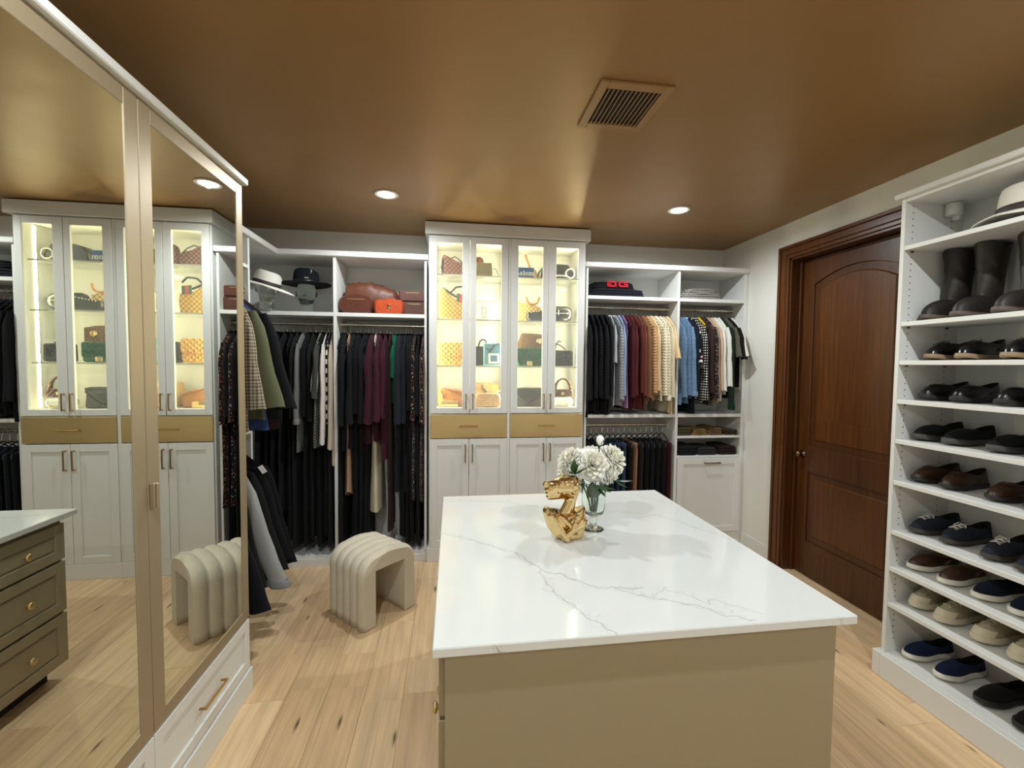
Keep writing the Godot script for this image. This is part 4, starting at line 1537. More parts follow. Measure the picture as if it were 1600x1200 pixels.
	case_bag("toiletry_case", "rounded glossy brown toiletry case in front of the duffel", -0.765, 2.022, -3.66, 0.265, 0.140, 0.10, 0.060, cs, false)
	case_bag("vanity_case", "small orange vanity case with round gold clasp", -0.508, 2.022, -3.65, 0.225, 0.112, 0.10, 0.03, leather("orange", rgb(196, 74, 22), 0.4), true)
	case_bag("leather_case", "flat dark brown case beside the orange vanity case, lower of two", -0.315, 2.022, -3.72, 0.205, 0.112, 0.16, 0.018, leather("cocoa_two", rgb(84, 46, 34), 0.5), false)
	case_bag("leather_case", "flat dark brown case topmost beside the orange vanity case", -0.325, 2.135, -3.73, 0.225, 0.085, 0.16, 0.014, leather("cocoa_three", rgb(92, 48, 32), 0.5), false)
	# folded sweaters over the red and beige clothes
	var dk := fab("hoodie_navy", rgb(26, 26, 36))
	folded("folded_sweater", "dark navy folded sweatshirt under the one with red lettering", "sweatshirt", Vector3(1.40, 2.219, -3.74), Vector3(0.54, 0.068, 0.28), dk, "", 0.0)
	var hd := folded("folded_sweater", "black folded sweatshirt with two red block letters", "sweatshirt", Vector3(1.38, 2.287, -3.75), Vector3(0.40, 0.062, 0.26), fab("hoodie_black", rgb(20, 19, 22)))
	for s in [-1, 1]:
		g = G.new()
		# a squared letter drawn in five strokes, turned up over the front fold
		for q in [[0.0, 0.019, 0.082, 0.013], [0.0, -0.019, 0.082, 0.013], [-0.034 * s, 0.0, 0.016, 0.05], [0.034 * s, -0.010, 0.016, 0.024], [0.022 * s, 0.0, 0.036, 0.010]]:
			g.box(Vector3(q[0], q[1], 0), Vector3(q[2], q[3], 0.004), 0.001)
		gpart("letter", g, fab("red_print", rgb(190, 30, 44)), hd, Vector3(0.03 + s * 0.052, 0.040, 0.131), Vector3(-0.2, 0, 0))
	folded("folded_sweater", "light grey folded sweater, lower of the grey pair", "sweater", Vector3(2.20, 2.219, -3.74), Vector3(0.40, 0.062, 0.28), fab("grey_soft", rgb(148, 144, 136), "knit"))
	folded("folded_sweater", "light grey folded sweater, upper of the grey pair", "sweater", Vector3(2.21, 2.281, -3.75), Vector3(0.30, 0.036, 0.25), fab("grey_soft", rgb(148, 144, 136), "knit"))
	folded("folded_sweater", "black folded sweater tucked behind the grey pair", "sweater", Vector3(2.06, 2.219, -3.84), Vector3(0.16, 0.07, 0.2), fab("hoodie_black", rgb(20, 19, 22)))
	# two small shelves over the hamper drawer
	var i := 0
	for q in [["dark olive beaded top", "shaggy"], ["gold glittering scarf", "glitter"], ["tan brown soft scarf", "shaggy"], ["gold scarf with pale flecks", "fleck"]]:
		folded("folded_scarf", q[0] + ", folded in the row above the black clothes", "scarf", Vector3(2.06 + 0.15 * i, 1.004, -3.72), Vector3(0.145, [0.075, 0.06, 0.07, 0.05][i], 0.24), fab(["olive", "gold", "tan", "noir"][i], [rgb(96, 92, 66), rgb(176, 142, 84), rgb(140, 108, 76), rgb(255, 230, 180)][i], q[1]))
		i += 1
	i = 0
	for q in [["black folded jeans", rgb(24, 24, 28)], ["charcoal folded jeans", rgb(44, 44, 48)], ["dark checked folded trousers", rgb(50, 36, 36)]]:
		folded("folded_trousers", q[0] + " on the shelf just above the hamper drawer", "trousers", Vector3(2.085 + 0.195 * i, 0.828, -3.71), Vector3(0.19, [0.085, 0.07, 0.08][i], 0.25), fab(["jet", "coal", "rust"][i], q[1], "plain" if i < 2 else "shaggy"))
		i += 1

func case_bag(called: String, label: String, x: float, y: float, z: float, w: float, h: float, d: float, r: float, m: Material, clasp: bool):
	var t := thing(called, label, "case", Vector3(x, y, z))
	var g := G.new()
	g.pillow(rbox(w, h, r), d, 0.9, 5)
	gpart("body", g, m, t)
	g = G.new()
	var pts := []
	var pl := rbox(w * 0.998, h * 0.998, r)
	for p in pl:
		pts.append(Vector3(p.x, p.y * 1.0 + 0.001, d * 0.30))
	pts.append(pts[0])
	g.tube(pts, 0.0028, 6, false)
	gpart("piping", g, m, t)
	if clasp:
		g = G.new()
		g.xf = Transform3D(Basis(Vector3(1, 0, 0), PI / 2), Vector3(0, h * 0.52, d * 0.5))
		g.lathe([Vector2(0.016, -0.004), Vector2(0.019, 0.002), Vector2(0.014, 0.007), Vector2(0.004, 0.008)], 20)
		g.xf = Transform3D(Basis(), Vector3(0, h * 0.38, d * 0.5))
		g.box(Vector3.ZERO, Vector3(0.012, 0.026, 0.008), 0.002)
		gpart("clasp", g, mats.gold_polish, t)
		g = G.new()
		g.tube([Vector3(-0.045, h - 0.004, 0), Vector3(-0.036, h + 0.012, 0), Vector3(0.036, h + 0.012, 0), Vector3(0.045, h - 0.004, 0)], 0.005, 8)
		gpart("handle", g, m, t)
	else:
		g = G.new()
		g.box(Vector3(0, h * 0.80, d * 0.492), Vector3(w * 0.5, 0.004, 0.005), 0.001)
		gpart("zipper", g, mats.gold_satin, t)
# ------------------------------------------------------------------ handbags in the lit cabinets
func bag(called: String, label: String, x: float, y: float, z: float, outline: PackedVector2Array, depth: float, m: Material, turn := 0.0, cat := "handbag") -> Node3D:
	var t := thing(called, label, cat, Vector3(x, y, z), turn)
	var g := G.new()
	g.pillow(outline, depth, 0.88, 5)
	gpart("body", g, m, t)
	return t

func arch_handle(t: Node3D, w: float, y0: float, h: float, z: float, r: float, m: Material, lean := 0.0, x := 0.0):
	var pts := []
	for i in 15:
		var a := PI * i / 14.0
		pts.append(Vector3(x + w * 0.5 * cos(a), y0 + h * pow(sin(a), 0.8), z + lean * sin(a)))
	var g := G.new()
	g.tube(pts, r, 8)
	gpart("handle", g, m, t)

func flap(t: Node3D, poly: PackedVector2Array, z: float, th: float, m: Material):
	var g := G.new()
	g.prism(poly, z - th * 0.5, z + th * 0.5, th * 0.35)
	gpart("flap", g, m, t)

func plate(t: Node3D, called: String, c: Vector3, s: Vector3, m: Material):
	part(called, box_mesh(s, minf(s.x, minf(s.y, s.z)) * 0.3), m, t, c)

func chain(t: Node3D, called: String, pts: Array, r: float, m: Material):
	var c := Curve3D.new()
	for p in pts:
		c.add_point(p)
	for i in range(1, pts.size() - 1):
		var d: Vector3 = (pts[i + 1] - pts[i - 1]) / 5.0
		c.set_point_in(i, -d)
		c.set_point_out(i, d)
	var q := []
	for i in 19:
		q.append(c.sample_baked(c.get_baked_length() * i / 18.0))
	var g := G.new()
	g.tube(q, r, 6)
	gpart(called, g, m, t)

func build_handbags():
	var S1 := 2.365
	var S2 := 1.999
	var S3 := 1.613
	var S4 := 1.26
	var Z := -3.77
	var gold: Material = mats.gold_polish
	var blk := leather("black", rgb(21, 21, 22), 0.35)
	# --- top shelf
	var b := bag("satchel", "slouching brown checked bag with thin dark strap on the top lit shelf", 0.0, S1, Z, PackedVector2Array([Vector2(-0.105, 0), Vector2(0.12, 0), Vector2(0.13, 0.06), Vector2(0.11, 0.105), Vector2(0.03, 0.125), Vector2(-0.03, 0.16), Vector2(-0.075, 0.178), Vector2(-0.10, 0.15), Vector2(-0.112, 0.07)]), 0.13, fab("check_brown", rgb(123, 79, 58), "checker"))
	chain(b, "strap", [Vector3(0.10, 0.10, 0.05), Vector3(0.05, 0.135, 0.07), Vector3(0.02, 0.165, 0.04), Vector3(-0.02, 0.15, 0.02)], 0.005, blk)
	plate(b, "side_panel", Vector3(-0.085, 0.08, 0.055), Vector3(0.035, 0.13, 0.02), leather("rose_beige", rgb(160, 123, 101)))
	b = bag("clutch", "sparkling beige clutch on the top lit shelf", 0.265, S1, -3.70, rbox(0.15, 0.115, 0.012, 0.006), 0.045, fab("glitter_beige", rgb(176, 160, 134), "glitter"), -0.1)
	chain(b, "strap", [Vector3(0.075, 0.07, 0.0), Vector3(0.10, 0.055, 0.02), Vector3(0.115, 0.01, 0.03)], 0.0035, blk)
	b = bag("pouch", "small brown pouch behind the sparkling clutch", 0.22, S1, -3.80, rbox(0.13, 0.185, 0.04, 0.02), 0.07, fab("check_brown", rgb(123, 79, 58), "checker"))
	# blue sign with white lettering
	var sg := thing("sign", "small blue sign with white script lettering on the top lit shelf", "sign", Vector3(0.585, S1, -3.67))
	plate(sg, "board", Vector3(0.0, 0.042, 0), Vector3(0.205, 0.084, 0.018), mat("sign_blue", rgb(35, 84, 150), 0.5))
	var tm := TextMesh.new()
	var sf := SystemFont.new()
	sf.font_names = PackedStringArray(["Droid Serif"])
	sf.font_italic = true
	sf.font_weight = 700
	tm.font = sf
	tm.text = "Shalom"
	tm.font_size = 48
	tm.pixel_size = 0.00105
	tm.depth = 0.003
	part("lettering", tm, mat("sign_white", rgb(234, 234, 230), 0.6), sg, Vector3(0.005, 0.034, 0.0095))
	b = bag("pouch", "yellow tan pouch with upright leather tab behind the blue sign", 0.66, S1, -3.80, rbox(0.16, 0.10, 0.03, 0.01), 0.06, leather("yellow_tan", rgb(175, 131, 68)))
	chain(b, "tab", [Vector3(0.01, 0.09, 0.03), Vector3(-0.012, 0.15, 0.03), Vector3(-0.03, 0.20, 0.025), Vector3(-0.028, 0.215, 0.02)], 0.011, leather("orange_tan", rgb(168, 104, 38)))
	b = bag("handbag", "black handbag with a large silver ring on the top lit shelf", 0.90, S1, -3.77, PackedVector2Array([Vector2(-0.17, 0), Vector2(0.145, 0), Vector2(0.155, 0.05), Vector2(0.13, 0.10), Vector2(0.10, 0.135), Vector2(-0.05, 0.14), Vector2(-0.12, 0.12), Vector2(-0.16, 0.07)]), 0.12, blk)
	var g := G.new()
	var ring := []
	for i in 25:
		var a := TAU * i / 24
		ring.append(Vector3(0.11 + 0.038 * cos(a), 0.055 + 0.038 * sin(a), 0.066))
	g.tube(ring, 0.0065, 8, false)
	gpart("ring", g, mats.chrome, b)
	plate(b, "bar", Vector3(0.035, 0.035, 0.064), Vector3(0.09, 0.014, 0.01), mats.chrome)
	# --- second shelf
	var mono := fab("mono_tan", rgb(181, 155, 98), "lattice")
	b = bag("hobo_bag", "tan patterned hobo bag with green and red stripe on the second lit shelf", 0.0, S2, Z, PackedVector2Array([Vector2(-0.11, 0), Vector2(0.13, 0), Vector2(0.14, 0.10), Vector2(0.13, 0.155), Vector2(0.06, 0.165), Vector2(0.0, 0.19), Vector2(-0.05, 0.235), Vector2(-0.085, 0.275), Vector2(-0.105, 0.26), Vector2(-0.122, 0.12)]), 0.11, mono)
	chain(b, "strap", [Vector3(-0.085, 0.272, 0), Vector3(-0.02, 0.225, 0.03), Vector3(0.02, 0.20, 0.045), Vector3(0.06, 0.185, 0.05)], 0.010, blk)
	chain(b, "handle", [Vector3(-0.02, 0.235, -0.01), Vector3(0.03, 0.285, -0.01), Vector3(0.10, 0.292, -0.01), Vector3(0.14, 0.25, -0.01)], 0.008, blk)
	plate(b, "stripe", Vector3(0.045, 0.185, 0.058), Vector3(0.024, 0.07, 0.006), mat("stripe_green", rgb(30, 67, 39), 0.7))
	plate(b, "stripe", Vector3(0.069, 0.183, 0.058), Vector3(0.024, 0.068, 0.006), mat("stripe_red", rgb(155, 27, 27), 0.7))
	plate(b, "stripe", Vector3(0.093, 0.181, 0.058), Vector3(0.024, 0.066, 0.006), mat("stripe_green", rgb(30, 67, 39), 0.7))
	b = bag("clear_bag", "see-through rectangular bag with dark buckle on the second lit shelf", 0.30, S2, -3.74, rbox(0.20, 0.165, 0.012), 0.06, mats.vinyl_clear)
	for e in [[0.0, 0.006, 0.20, 0.006], [0.0, 0.16, 0.20, 0.006], [-0.098, 0.083, 0.005, 0.155], [0.098, 0.083, 0.005, 0.155]]:
		plate(b, "edge_trim", Vector3(e[0], e[1], 0.03), Vector3(e[2], e[3], 0.006), leather("sand", rgb(164, 155, 131)))
	g = G.new()
	for e in [[-0.055, 0.065, 0.006, 0.08], [-0.020, 0.065, 0.006, 0.08], [-0.0375, 0.105, 0.04, 0.006], [-0.0375, 0.028, 0.04, 0.006], [-0.0375, 0.06, 0.04, 0.005]]:
		g.box(Vector3(e[0], e[1], 0.036), Vector3(e[2], e[3], 0.006), 0.001)
	gpart("buckle", g, mat("pewter", rgb(98, 90, 75), 0.3, 1.0), b)
	b = bag("tote_bag", "cream patterned tote with orange handles behind the black studded bag", 0.64, S2, -3.80, PackedVector2Array([Vector2(-0.12, 0), Vector2(0.12, 0), Vector2(0.13, 0.13), Vector2(0.05, 0.155), Vector2(-0.03, 0.165), Vector2(-0.12, 0.195), Vector2(-0.125, 0.1)]), 0.11, fab("mono_cream", rgb(194, 180, 145), "lattice"))
	arch_handle(b, 0.11, 0.215, -0.065, 0.06, 0.009, leather("orange_tan", rgb(168, 104, 38)), 0.0, 0.05)
	b = bag("handbag", "small black bag with row of silver studs on the second lit shelf", 0.73, S2, -3.70, PackedVector2Array([Vector2(-0.10, 0.02), Vector2(-0.07, 0), Vector2(0.09, 0), Vector2(0.10, 0.05), Vector2(0.09, 0.105), Vector2(0.02, 0.095), Vector2(-0.06, 0.08), Vector2(-0.10, 0.075)]), 0.08, blk)
	for i in 7:
		plate(b, "stud", Vector3(-0.065 + i * 0.022, 0.072 + i * 0.004, 0.042), Vector3(0.010, 0.010, 0.008), mats.chrome)
	b = thing("duffel_bag", "round-ended black duffel on the second lit shelf", "bag", Vector3(0.93, S2, -3.76))
	g = G.new()
	var R := []
	for q in [[-0.13, 0.6], [-0.125, 0.85], [-0.10, 1.0], [0.06, 1.0], [0.088, 0.9], [0.105, 0.7], [0.112, 0.4]]:
		var r := PackedVector3Array()
		for i in 20:
			var a := TAU * i / 20
			r.append(Vector3(q[0], 0.072 + 0.072 * q[1] * sin(a), 0.065 * q[1] * cos(a)))
		R.append(r)
	g.loft(R)
	gpart("body", g, blk, b)
	plate(b, "zipper", Vector3(-0.01, 0.075, 0.066), Vector3(0.16, 0.005, 0.004), mats.chrome)
	plate(b, "strap_loop", Vector3(-0.02, 0.08, 0.067), Vector3(0.008, 0.05, 0.005), mats.chrome)
	# --- third shelf
	var tanq := fab("quilt_tan", rgb(184, 140, 79), "quilt")
	b = bag("quilted_bag", "golden tan quilted bag on the third lit shelf", 0.0, S3, Z, rbox(0.27, 0.195, 0.035, 0.01), 0.085, tanq)
	flap(b, rbox(0.262, 0.12, 0.03, 0.0), 0.045, 0.012, tanq)
	b.get_node("flap").position.y = 0.075
	plate(b, "clasp", Vector3(0.07, 0.085, 0.054), Vector3(0.024, 0.012, 0.006), leather("orange_tan", rgb(168, 104, 38)))
	b = bag("handbag", "black handbag with looped handle behind the pale blue bag", 0.24, S3, -3.80, rbox(0.15, 0.17, 0.02, 0.01), 0.10, blk)
	arch_handle(b, 0.075, 0.15, 0.075, 0.04, 0.007, blk, 0.01, 0.02)
	b = bag("gift_bag", "pale blue square bag with dark ribbon and white framed label", 0.335, S3, -3.70, rbox(0.15, 0.195, 0.006), 0.06, mat("pale_blue", rgb(99, 145, 168), 0.55), 0.0, "bag")
	chain(b, "ribbon", [Vector3(-0.06, 0.145, 0.034), Vector3(-0.02, 0.135, 0.036), Vector3(0.0, 0.15, 0.038), Vector3(0.03, 0.185, 0.036), Vector3(0.06, 0.19, 0.034)], 0.0035, blk)
	chain(b, "ribbon", [Vector3(-0.035, 0.115, 0.036), Vector3(-0.01, 0.13, 0.038), Vector3(0.0, 0.15, 0.040), Vector3(0.012, 0.19, 0.036)], 0.0035, blk)
	plate(b, "label", Vector3(0.012, 0.062, 0.032), Vector3(0.092, 0.084, 0.004), mat("sign_white", rgb(234, 234, 230), 0.6))
	plate(b, "label_centre", Vector3(0.012, 0.062, 0.035), Vector3(0.056, 0.052, 0.003), mat("mid_blue", rgb(84, 123, 160), 0.6))
	b = bag("basket_bag", "brown woven bag with gold disc behind the green quilted bag", 0.70, S3, -3.82, PackedVector2Array([Vector2(-0.14, 0), Vector2(0.14, 0), Vector2(0.14, 0.27), Vector2(0.06, 0.285), Vector2(-0.09, 0.29), Vector2(-0.125, 0.20)]), 0.12, fab("woven_brown", rgb(151, 110, 71), "woven"))
	g = G.new()
	g.xf = Transform3D(Basis(Vector3(1, 0, 0), PI / 2), Vector3(0.06, 0.22, 0.06))
	g.lathe([Vector2(0.026, 0), Vector2(0.027, 0.004), Vector2(0.020, 0.007), Vector2(0.003, 0.008)], 22)
	gpart("disc", g, gold, b)
	var grn := fab("quilt_green", rgb(27, 76, 55), "chevron")
	b = bag("quilted_bag", "dark green quilted bag with gold clasp on the third lit shelf", 0.66, S3, -3.70, rbox(0.235, 0.155, 0.018, 0.006), 0.07, grn)
	flap(b, rbox(0.23, 0.115, 0.016, 0.0), 0.036, 0.010, grn)
	b.get_node("flap").position.y = 0.038
	plate(b, "clasp", Vector3(-0.005, 0.024, 0.042), Vector3(0.05, 0.034, 0.008), gold)
	b = bag("quilted_bag", "black quilted box bag with dark straps on the third lit shelf", 0.95, S3, -3.71, rbox(0.20, 0.14, 0.014, 0.003), 0.07, fab("quilt_black", rgb(27, 27, 28), "quilt"))
	chain(b, "strap", [Vector3(-0.07, 0.13, 0.01), Vector3(-0.05, 0.19, -0.02), Vector3(-0.02, 0.225, -0.04), Vector3(0.0, 0.215, -0.05)], 0.007, blk)
	chain(b, "strap", [Vector3(-0.06, 0.20, 0.0), Vector3(-0.01, 0.18, 0.0), Vector3(0.03, 0.145, 0.01)], 0.006, blk)
	# --- cabinet floor
	b = bag("handbag", "orange tan leather bag with gold plate on the lowest lit shelf", 0.0, S4, Z, PackedVector2Array([Vector2(-0.12, 0), Vector2(0.13, 0), Vector2(0.135, 0.12), Vector2(0.05, 0.145), Vector2(-0.05, 0.155), Vector2(-0.115, 0.168), Vector2(-0.125, 0.1)]), 0.11, leather("tan_orange", rgb(177, 119, 63)))
	chain(b, "strap", [Vector3(-0.11, 0.165, 0.04), Vector3(-0.06, 0.155, 0.062), Vector3(0.02, 0.128, 0.066), Vector3(0.12, 0.10, 0.06)], 0.006, leather("tan_edge", rgb(131, 75, 35)))
	chain(b, "strap", [Vector3(-0.11, 0.155, 0.05), Vector3(-0.085, 0.11, 0.062), Vector3(-0.075, 0.07, 0.06)], 0.004, leather("tan_edge", rgb(131, 75, 35)))
	plate(b, "gold_plate", Vector3(-0.02, 0.028, 0.062), Vector3(0.14, 0.05, 0.01), gold)
	b = thing("box", "flat kraft box with pale scarf knot behind the pink quilted bag", "box", Vector3(0.30, S4, -3.84))
	plate(b, "carton", Vector3(0, 0.10, 0), Vector3(0.24, 0.20, 0.06), mat("kraft", rgb(168, 136, 91), 0.7))
	chain(b, "scarf", [Vector3(-0.02, 0.195, 0.036), Vector3(-0.025, 0.16, 0.038), Vector3(0.005, 0.13, 0.038), Vector3(0.0, 0.10, 0.036)], 0.012, leather("sand", rgb(164, 155, 131)))
	b = bag("quilted_bag", "pale pink quilted bag on the lowest lit shelf", 0.30, S4, -3.71, rbox(0.235, 0.12, 0.03, 0.01), 0.08, fab("quilt_pink", rgb(190, 155, 124), "chevron"))
	chain(b, "strap", [Vector3(-0.11, 0.135, 0.0), Vector3(-0.04, 0.11, 0.03), Vector3(0.04, 0.112, 0.03), Vector3(0.11, 0.14, 0.0)], 0.004, gold)
	var gr := leather("slate", rgb(76, 76, 79), 0.32)
	b = bag("handbag", "dark grey leather bag with crossed V seams on the lowest lit shelf", 0.66, S4, -3.74, rbox(0.27, 0.165, 0.014, 0.012), 0.09, gr)
	flap(b, PackedVector2Array([Vector2(-0.125, 0.158), Vector2(-0.11, 0.10), Vector2(0.0, 0.03), Vector2(0.11, 0.10), Vector2(0.125, 0.158)]), 0.047, 0.010, leather("slate_two", rgb(59, 59, 63), 0.3))
	for s in [-1, 1]:
		chain(b, "seam", [Vector3(s * 0.12, 0.13, 0.052), Vector3(s * 0.06, 0.075, 0.055), Vector3(0, 0.03, 0.055), Vector3(-s * 0.05, 0.008, 0.05)], 0.004, blk)
	b = thing("box", "white carton under the small brown handbag on the lowest lit shelf", "box", Vector3(0.955, S4, -3.72))
	plate(b, "carton", Vector3(0, 0.044, 0), Vector3(0.19, 0.088, 0.10), mat("sign_white", rgb(234, 234, 230), 0.6))
	chain(b, "cord", [Vector3(-0.06, 0.045, 0.052), Vector3(-0.01, 0.025, 0.054), Vector3(0.02, 0.018, 0.054)], 0.002, mats.gold_satin)
	plate(b, "clasp", Vector3(0.035, 0.018, 0.052), Vector3(0.03, 0.010, 0.005), gold)
	var hbm := fab("dark_rib", rgb(78, 53, 42), "chevron")
	b = thing("handbag", "small brown handbag with arched handle standing on the white carton", "handbag", Vector3(0.965, S4 + 0.0885, -3.72))
	g = G.new()
	g.pillow(PackedVector2Array([Vector2(-0.085, 0.0), Vector2(0.085, 0.0), Vector2(0.082, 0.055), Vector2(0.05, 0.062), Vector2(-0.05, 0.062), Vector2(-0.082, 0.055)]), 0.07, 0.9)
	gpart("body", g, hbm, b)
	g = G.new()
	var pts := []
	var rad := []
	for i in 17:
		var a := PI * i / 16.0
		pts.append(Vector3(0.072 * cos(a), 0.05 + 0.105 * sin(a), 0))
		rad.append(0.017 - 0.009 * sin(a))
	g.tube(pts, rad, 10)
	gpart("handle", g, hbm, b)
	plate(b, "clasp", Vector3(-0.01, 0.028, 0.038), Vector3(0.026, 0.022, 0.006), gold)

# ------------------------------------------------------------------ hanging clothes
var hanger_mesh: ArrayMesh
var hook_mesh: ArrayMesh
var trouser_bar: ArrayMesh

func make_hangers():
	var g := G.new()
	var pts := []
	for i in 13:
		var a := -0.5 + (PI + 0.9) * i / 12.0
		pts.append(Vector3(0.0165 * cos(a), 0.0165 * sin(a), 0))
	pts.append(Vector3(-0.010, -0.022, 0))
	pts.append(Vector3(0, -0.035, 0))
	pts.append(Vector3(0, -0.075, 0))
	g.tube(pts, 0.0024, 6)
	hook_mesh = g.done()
	g = G.new()
	var arm := []
	for i in 17:
		var u := -1.0 + i / 8.0
		arm.append(Vector3(u * 0.175, -0.078 - 0.105 * pow(absf(u), 1.25), 0))
	g.tube(arm, 0.0045, 6)
	hanger_mesh = g.done()
	g = G.new()
	g.tube(arm, 0.0045, 6)
	g.tube([Vector3(-0.175, -0.182, 0), Vector3(-0.170, -0.152, 0), Vector3(0, -0.154, 0), Vector3(0.170, -0.152, 0), Vector3(0.175, -0.182, 0)], 0.0045, 6)
	trouser_bar = g.done()

func hang(at: Vector3, turn: float, what: String, shape: Mesh):
	var h := thing("hanger", "slim dark hanger holding the " + what, "hanger", at, turn)
	part("hook", hook_mesh, mats.chrome, h)
	part("arms", shape, mats.black_plastic, h)

# one garment on its hanger, hung from a point of the rod; local x runs along its shoulders
func garment(o: Dictionary):
	var at: Vector3 = o.at
	var turn: float = o.get("turn", -PI / 2)
	var L: float = o.L + (0.07 if o.L > 1.59 else 0.0)
	turn += rng.randf_range(-0.06, 0.06)
	var T: float = o.get("T", 0.017) * rng.randf_range(0.9, 1.1)
	var W: float = o.get("W", 0.185) + rng.randf_range(-0.010, 0.008)
	var SL: float = o.get("SL", 0.56)
	var out: float = o.get("out", 0.03)
	var flare: float = o.get("flare", 1.0)
	var m: Material = o.m
	var t := thing(o.name, o.what + ", " + o.where, o.cat, at, turn)
	hang(at, turn, o.what, hanger_mesh)
	var sd := rng.randf() * 900.0
	var n := 26
	var R := []
	var lv := [[-0.066, 0.042, 0.6], [-0.073, 0.058, 0.9], [-0.104, 0.10, 0.9], [-0.142, 0.145, 0.9], [-0.182, W - 0.006, 0.9], [-0.21, W + 0.006, 1.0], [-0.27, W + 0.004, 1.05], [-0.34, W, 1.1]]
	var steps := 7
	for k in range(1, steps + 1):
		var f := k / float(steps)
		lv.append([lerpf(-0.34, -L, f), lerpf(W, W * flare, f), lerpf(1.1, o.get("hem", 1.15), f)])
	for q in lv:
		var ring := PackedVector3Array()
		var depth := clampf((-q[0] - 0.15) / maxf(0.2, L - 0.15), 0.0, 1.0)
		for i in n:
			var a := TAU * i / n
			var x: float = q[1] * signf(cos(a)) * pow(absf(cos(a)), 0.8)
			var z: float = T * q[2] * sin(a) * (0.55 + 0.45 * sqrt(absf(sin(a))))
			z += T * 0.75 * depth * sin(x * 34.0 + sd) + T * 0.5 * wob(sd + x * 60.0, q[0] * 70.0)
			var y: float = q[0]
			if depth > 0.98:
				y += 0.012 * wob(sd + x * 90.0, 5.0) + o.get("dip", 0.0) * maxf(0.0, x / W)
			ring.append(Vector3(x + o.get("swing", 0.0) * depth, y, z))
		R.append(ring)
	var g := G.new()
	g.loft(R, false, true, true)
	gpart("body", g, m, t)
	# neckband
	g = G.new()
	var nb := []
	for i in 15:
		var a := TAU * i / 14.0
		nb.append(Vector3(0.047 * cos(a), -0.071 - 0.012 * maxf(0.0, cos(a)), (T * 0.7 + 0.002) * sin(a)))
	g.tube(nb, o.get("collar_r", 0.005), 6, false)
	gpart(o.get("collar_name", "neckband"), g, o.get("cm", m), t)
	if SL > 0.0:
		for s in [1, -1]:
			var ss := []
			var ns := 8 if SL > 0.3 else 4
			var ow: float = out if s > 0 else minf(out, 0.02)
			for k in ns + 1:
				var f := k / float(ns)
				var c := Vector3(s * (W - 0.022 + 0.010 * sin(PI * minf(f * 2.0, 1.0)) + ow * pow(f, 1.15)), -0.190 - SL * f, o.get("fwd", 0.0) * f * s + T * 0.35 * wob(sd + 200.0 * s, f * 60.0))
				var rx := lerpf(0.052, o.get("cuff", 0.036), f)
				var rz := lerpf(T * 0.95, T * 0.95, f) + 0.003
				if k == 0:
					rx = 0.030
					rz = T * 0.5
					c.y += 0.018
				var ring := PackedVector3Array()
				for i in 14:
					var a := TAU * i / 14
					var wr := 1.0 + 0.10 * wob(sd + i * 40.0 + s * 77.0, f * 130.0) * f
					ring.append(c + Vector3(rx * cos(a) * wr, 0.006 * sin(a * 2.0), rz * sin(a) * wr))
				ss.append(ring)
			g = G.new()
			g.loft(ss, true, true, true)
			var sl := gpart("sleeve", g, o.get("sm", m), t)
			if o.has("cuffm"):
				g = G.new()
				var cr := []
				for q in [[0.0, 1.06], [0.2, 1.12], [0.8, 1.1], [1.0, 1.02]]:
					var ring := PackedVector3Array()
					var f: float = 1.0 - 0.07 * (1.0 - q[0])
					var c := Vector3(s * (W - 0.022 + 0.010 * 0 + ow * pow(f, 1.15)), -0.190 - SL * f - 0.004, o.get("fwd", 0.0) * f * s)
					for i in 14:
						var a := TAU * i / 14
						ring.append(c + Vector3(o.get("cuff", 0.036) * 1.05 * q[1] * cos(a), 0, (T * 0.95 + 0.003) * 1.08 * q[1] * sin(a)))
					cr.append(ring)
				g.loft(cr, true, true)
				gpart("cuff", g, o.cuffm, sl)
	if o.has("buttons"):
		for k in 5:
			part("button", box_mesh(Vector3(0.009, 0.009, 0.004), 0.0015), o.buttons, t, Vector3(W * 0.15, -0.17 - k * (L - 0.25) / 5.0, T * 1.25))
	return t

func trousers(at: Vector3, what: String, where: String, m: Material, L := 0.52, T := 0.013):
	var t := thing("folded_trousers", what + ", " + where, "trousers", at, -PI / 2)
	hang(at, -PI / 2, what, trouser_bar)
	var sd := rng.randf() * 500.0
	var R := []
	for q in [[-0.142, 0.4, 0.25], [-0.1435, 0.97, 0.7], [-0.150, 1.0, 1.0], [-0.20, 1.0, 1.05], [-0.30, 0.99, 1.15], [-0.42, 0.96, 1.2], [-0.142 - L, 0.93, 1.2]]:
		var ring := PackedVector3Array()
		for i in 20:
			var a := TAU * i / 20
			var x: float = 0.172 * q[1] * signf(cos(a)) * pow(absf(cos(a)), 0.6)
			var z: float = T * q[2] * signf(sin(a)) * pow(absf(sin(a)), 0.8) + 0.004 * wob(sd + x * 50.0, q[0] * 90.0)
			ring.append(Vector3(x, q[0] + (0.004 * wob(sd, x * 60.0)), z))
		R.append(ring)
	var g := G.new()
	g.loft(R)
	gpart("leg", g, m, t)
	g = G.new()
	g.tube([Vector3(0.166, -0.16, T * 1.05), Vector3(0.164, -0.32, T * 1.25), Vector3(0.156, -0.142 - L + 0.01, T * 1.25)], 0.002, 5)
	gpart("seam", g, m, t)

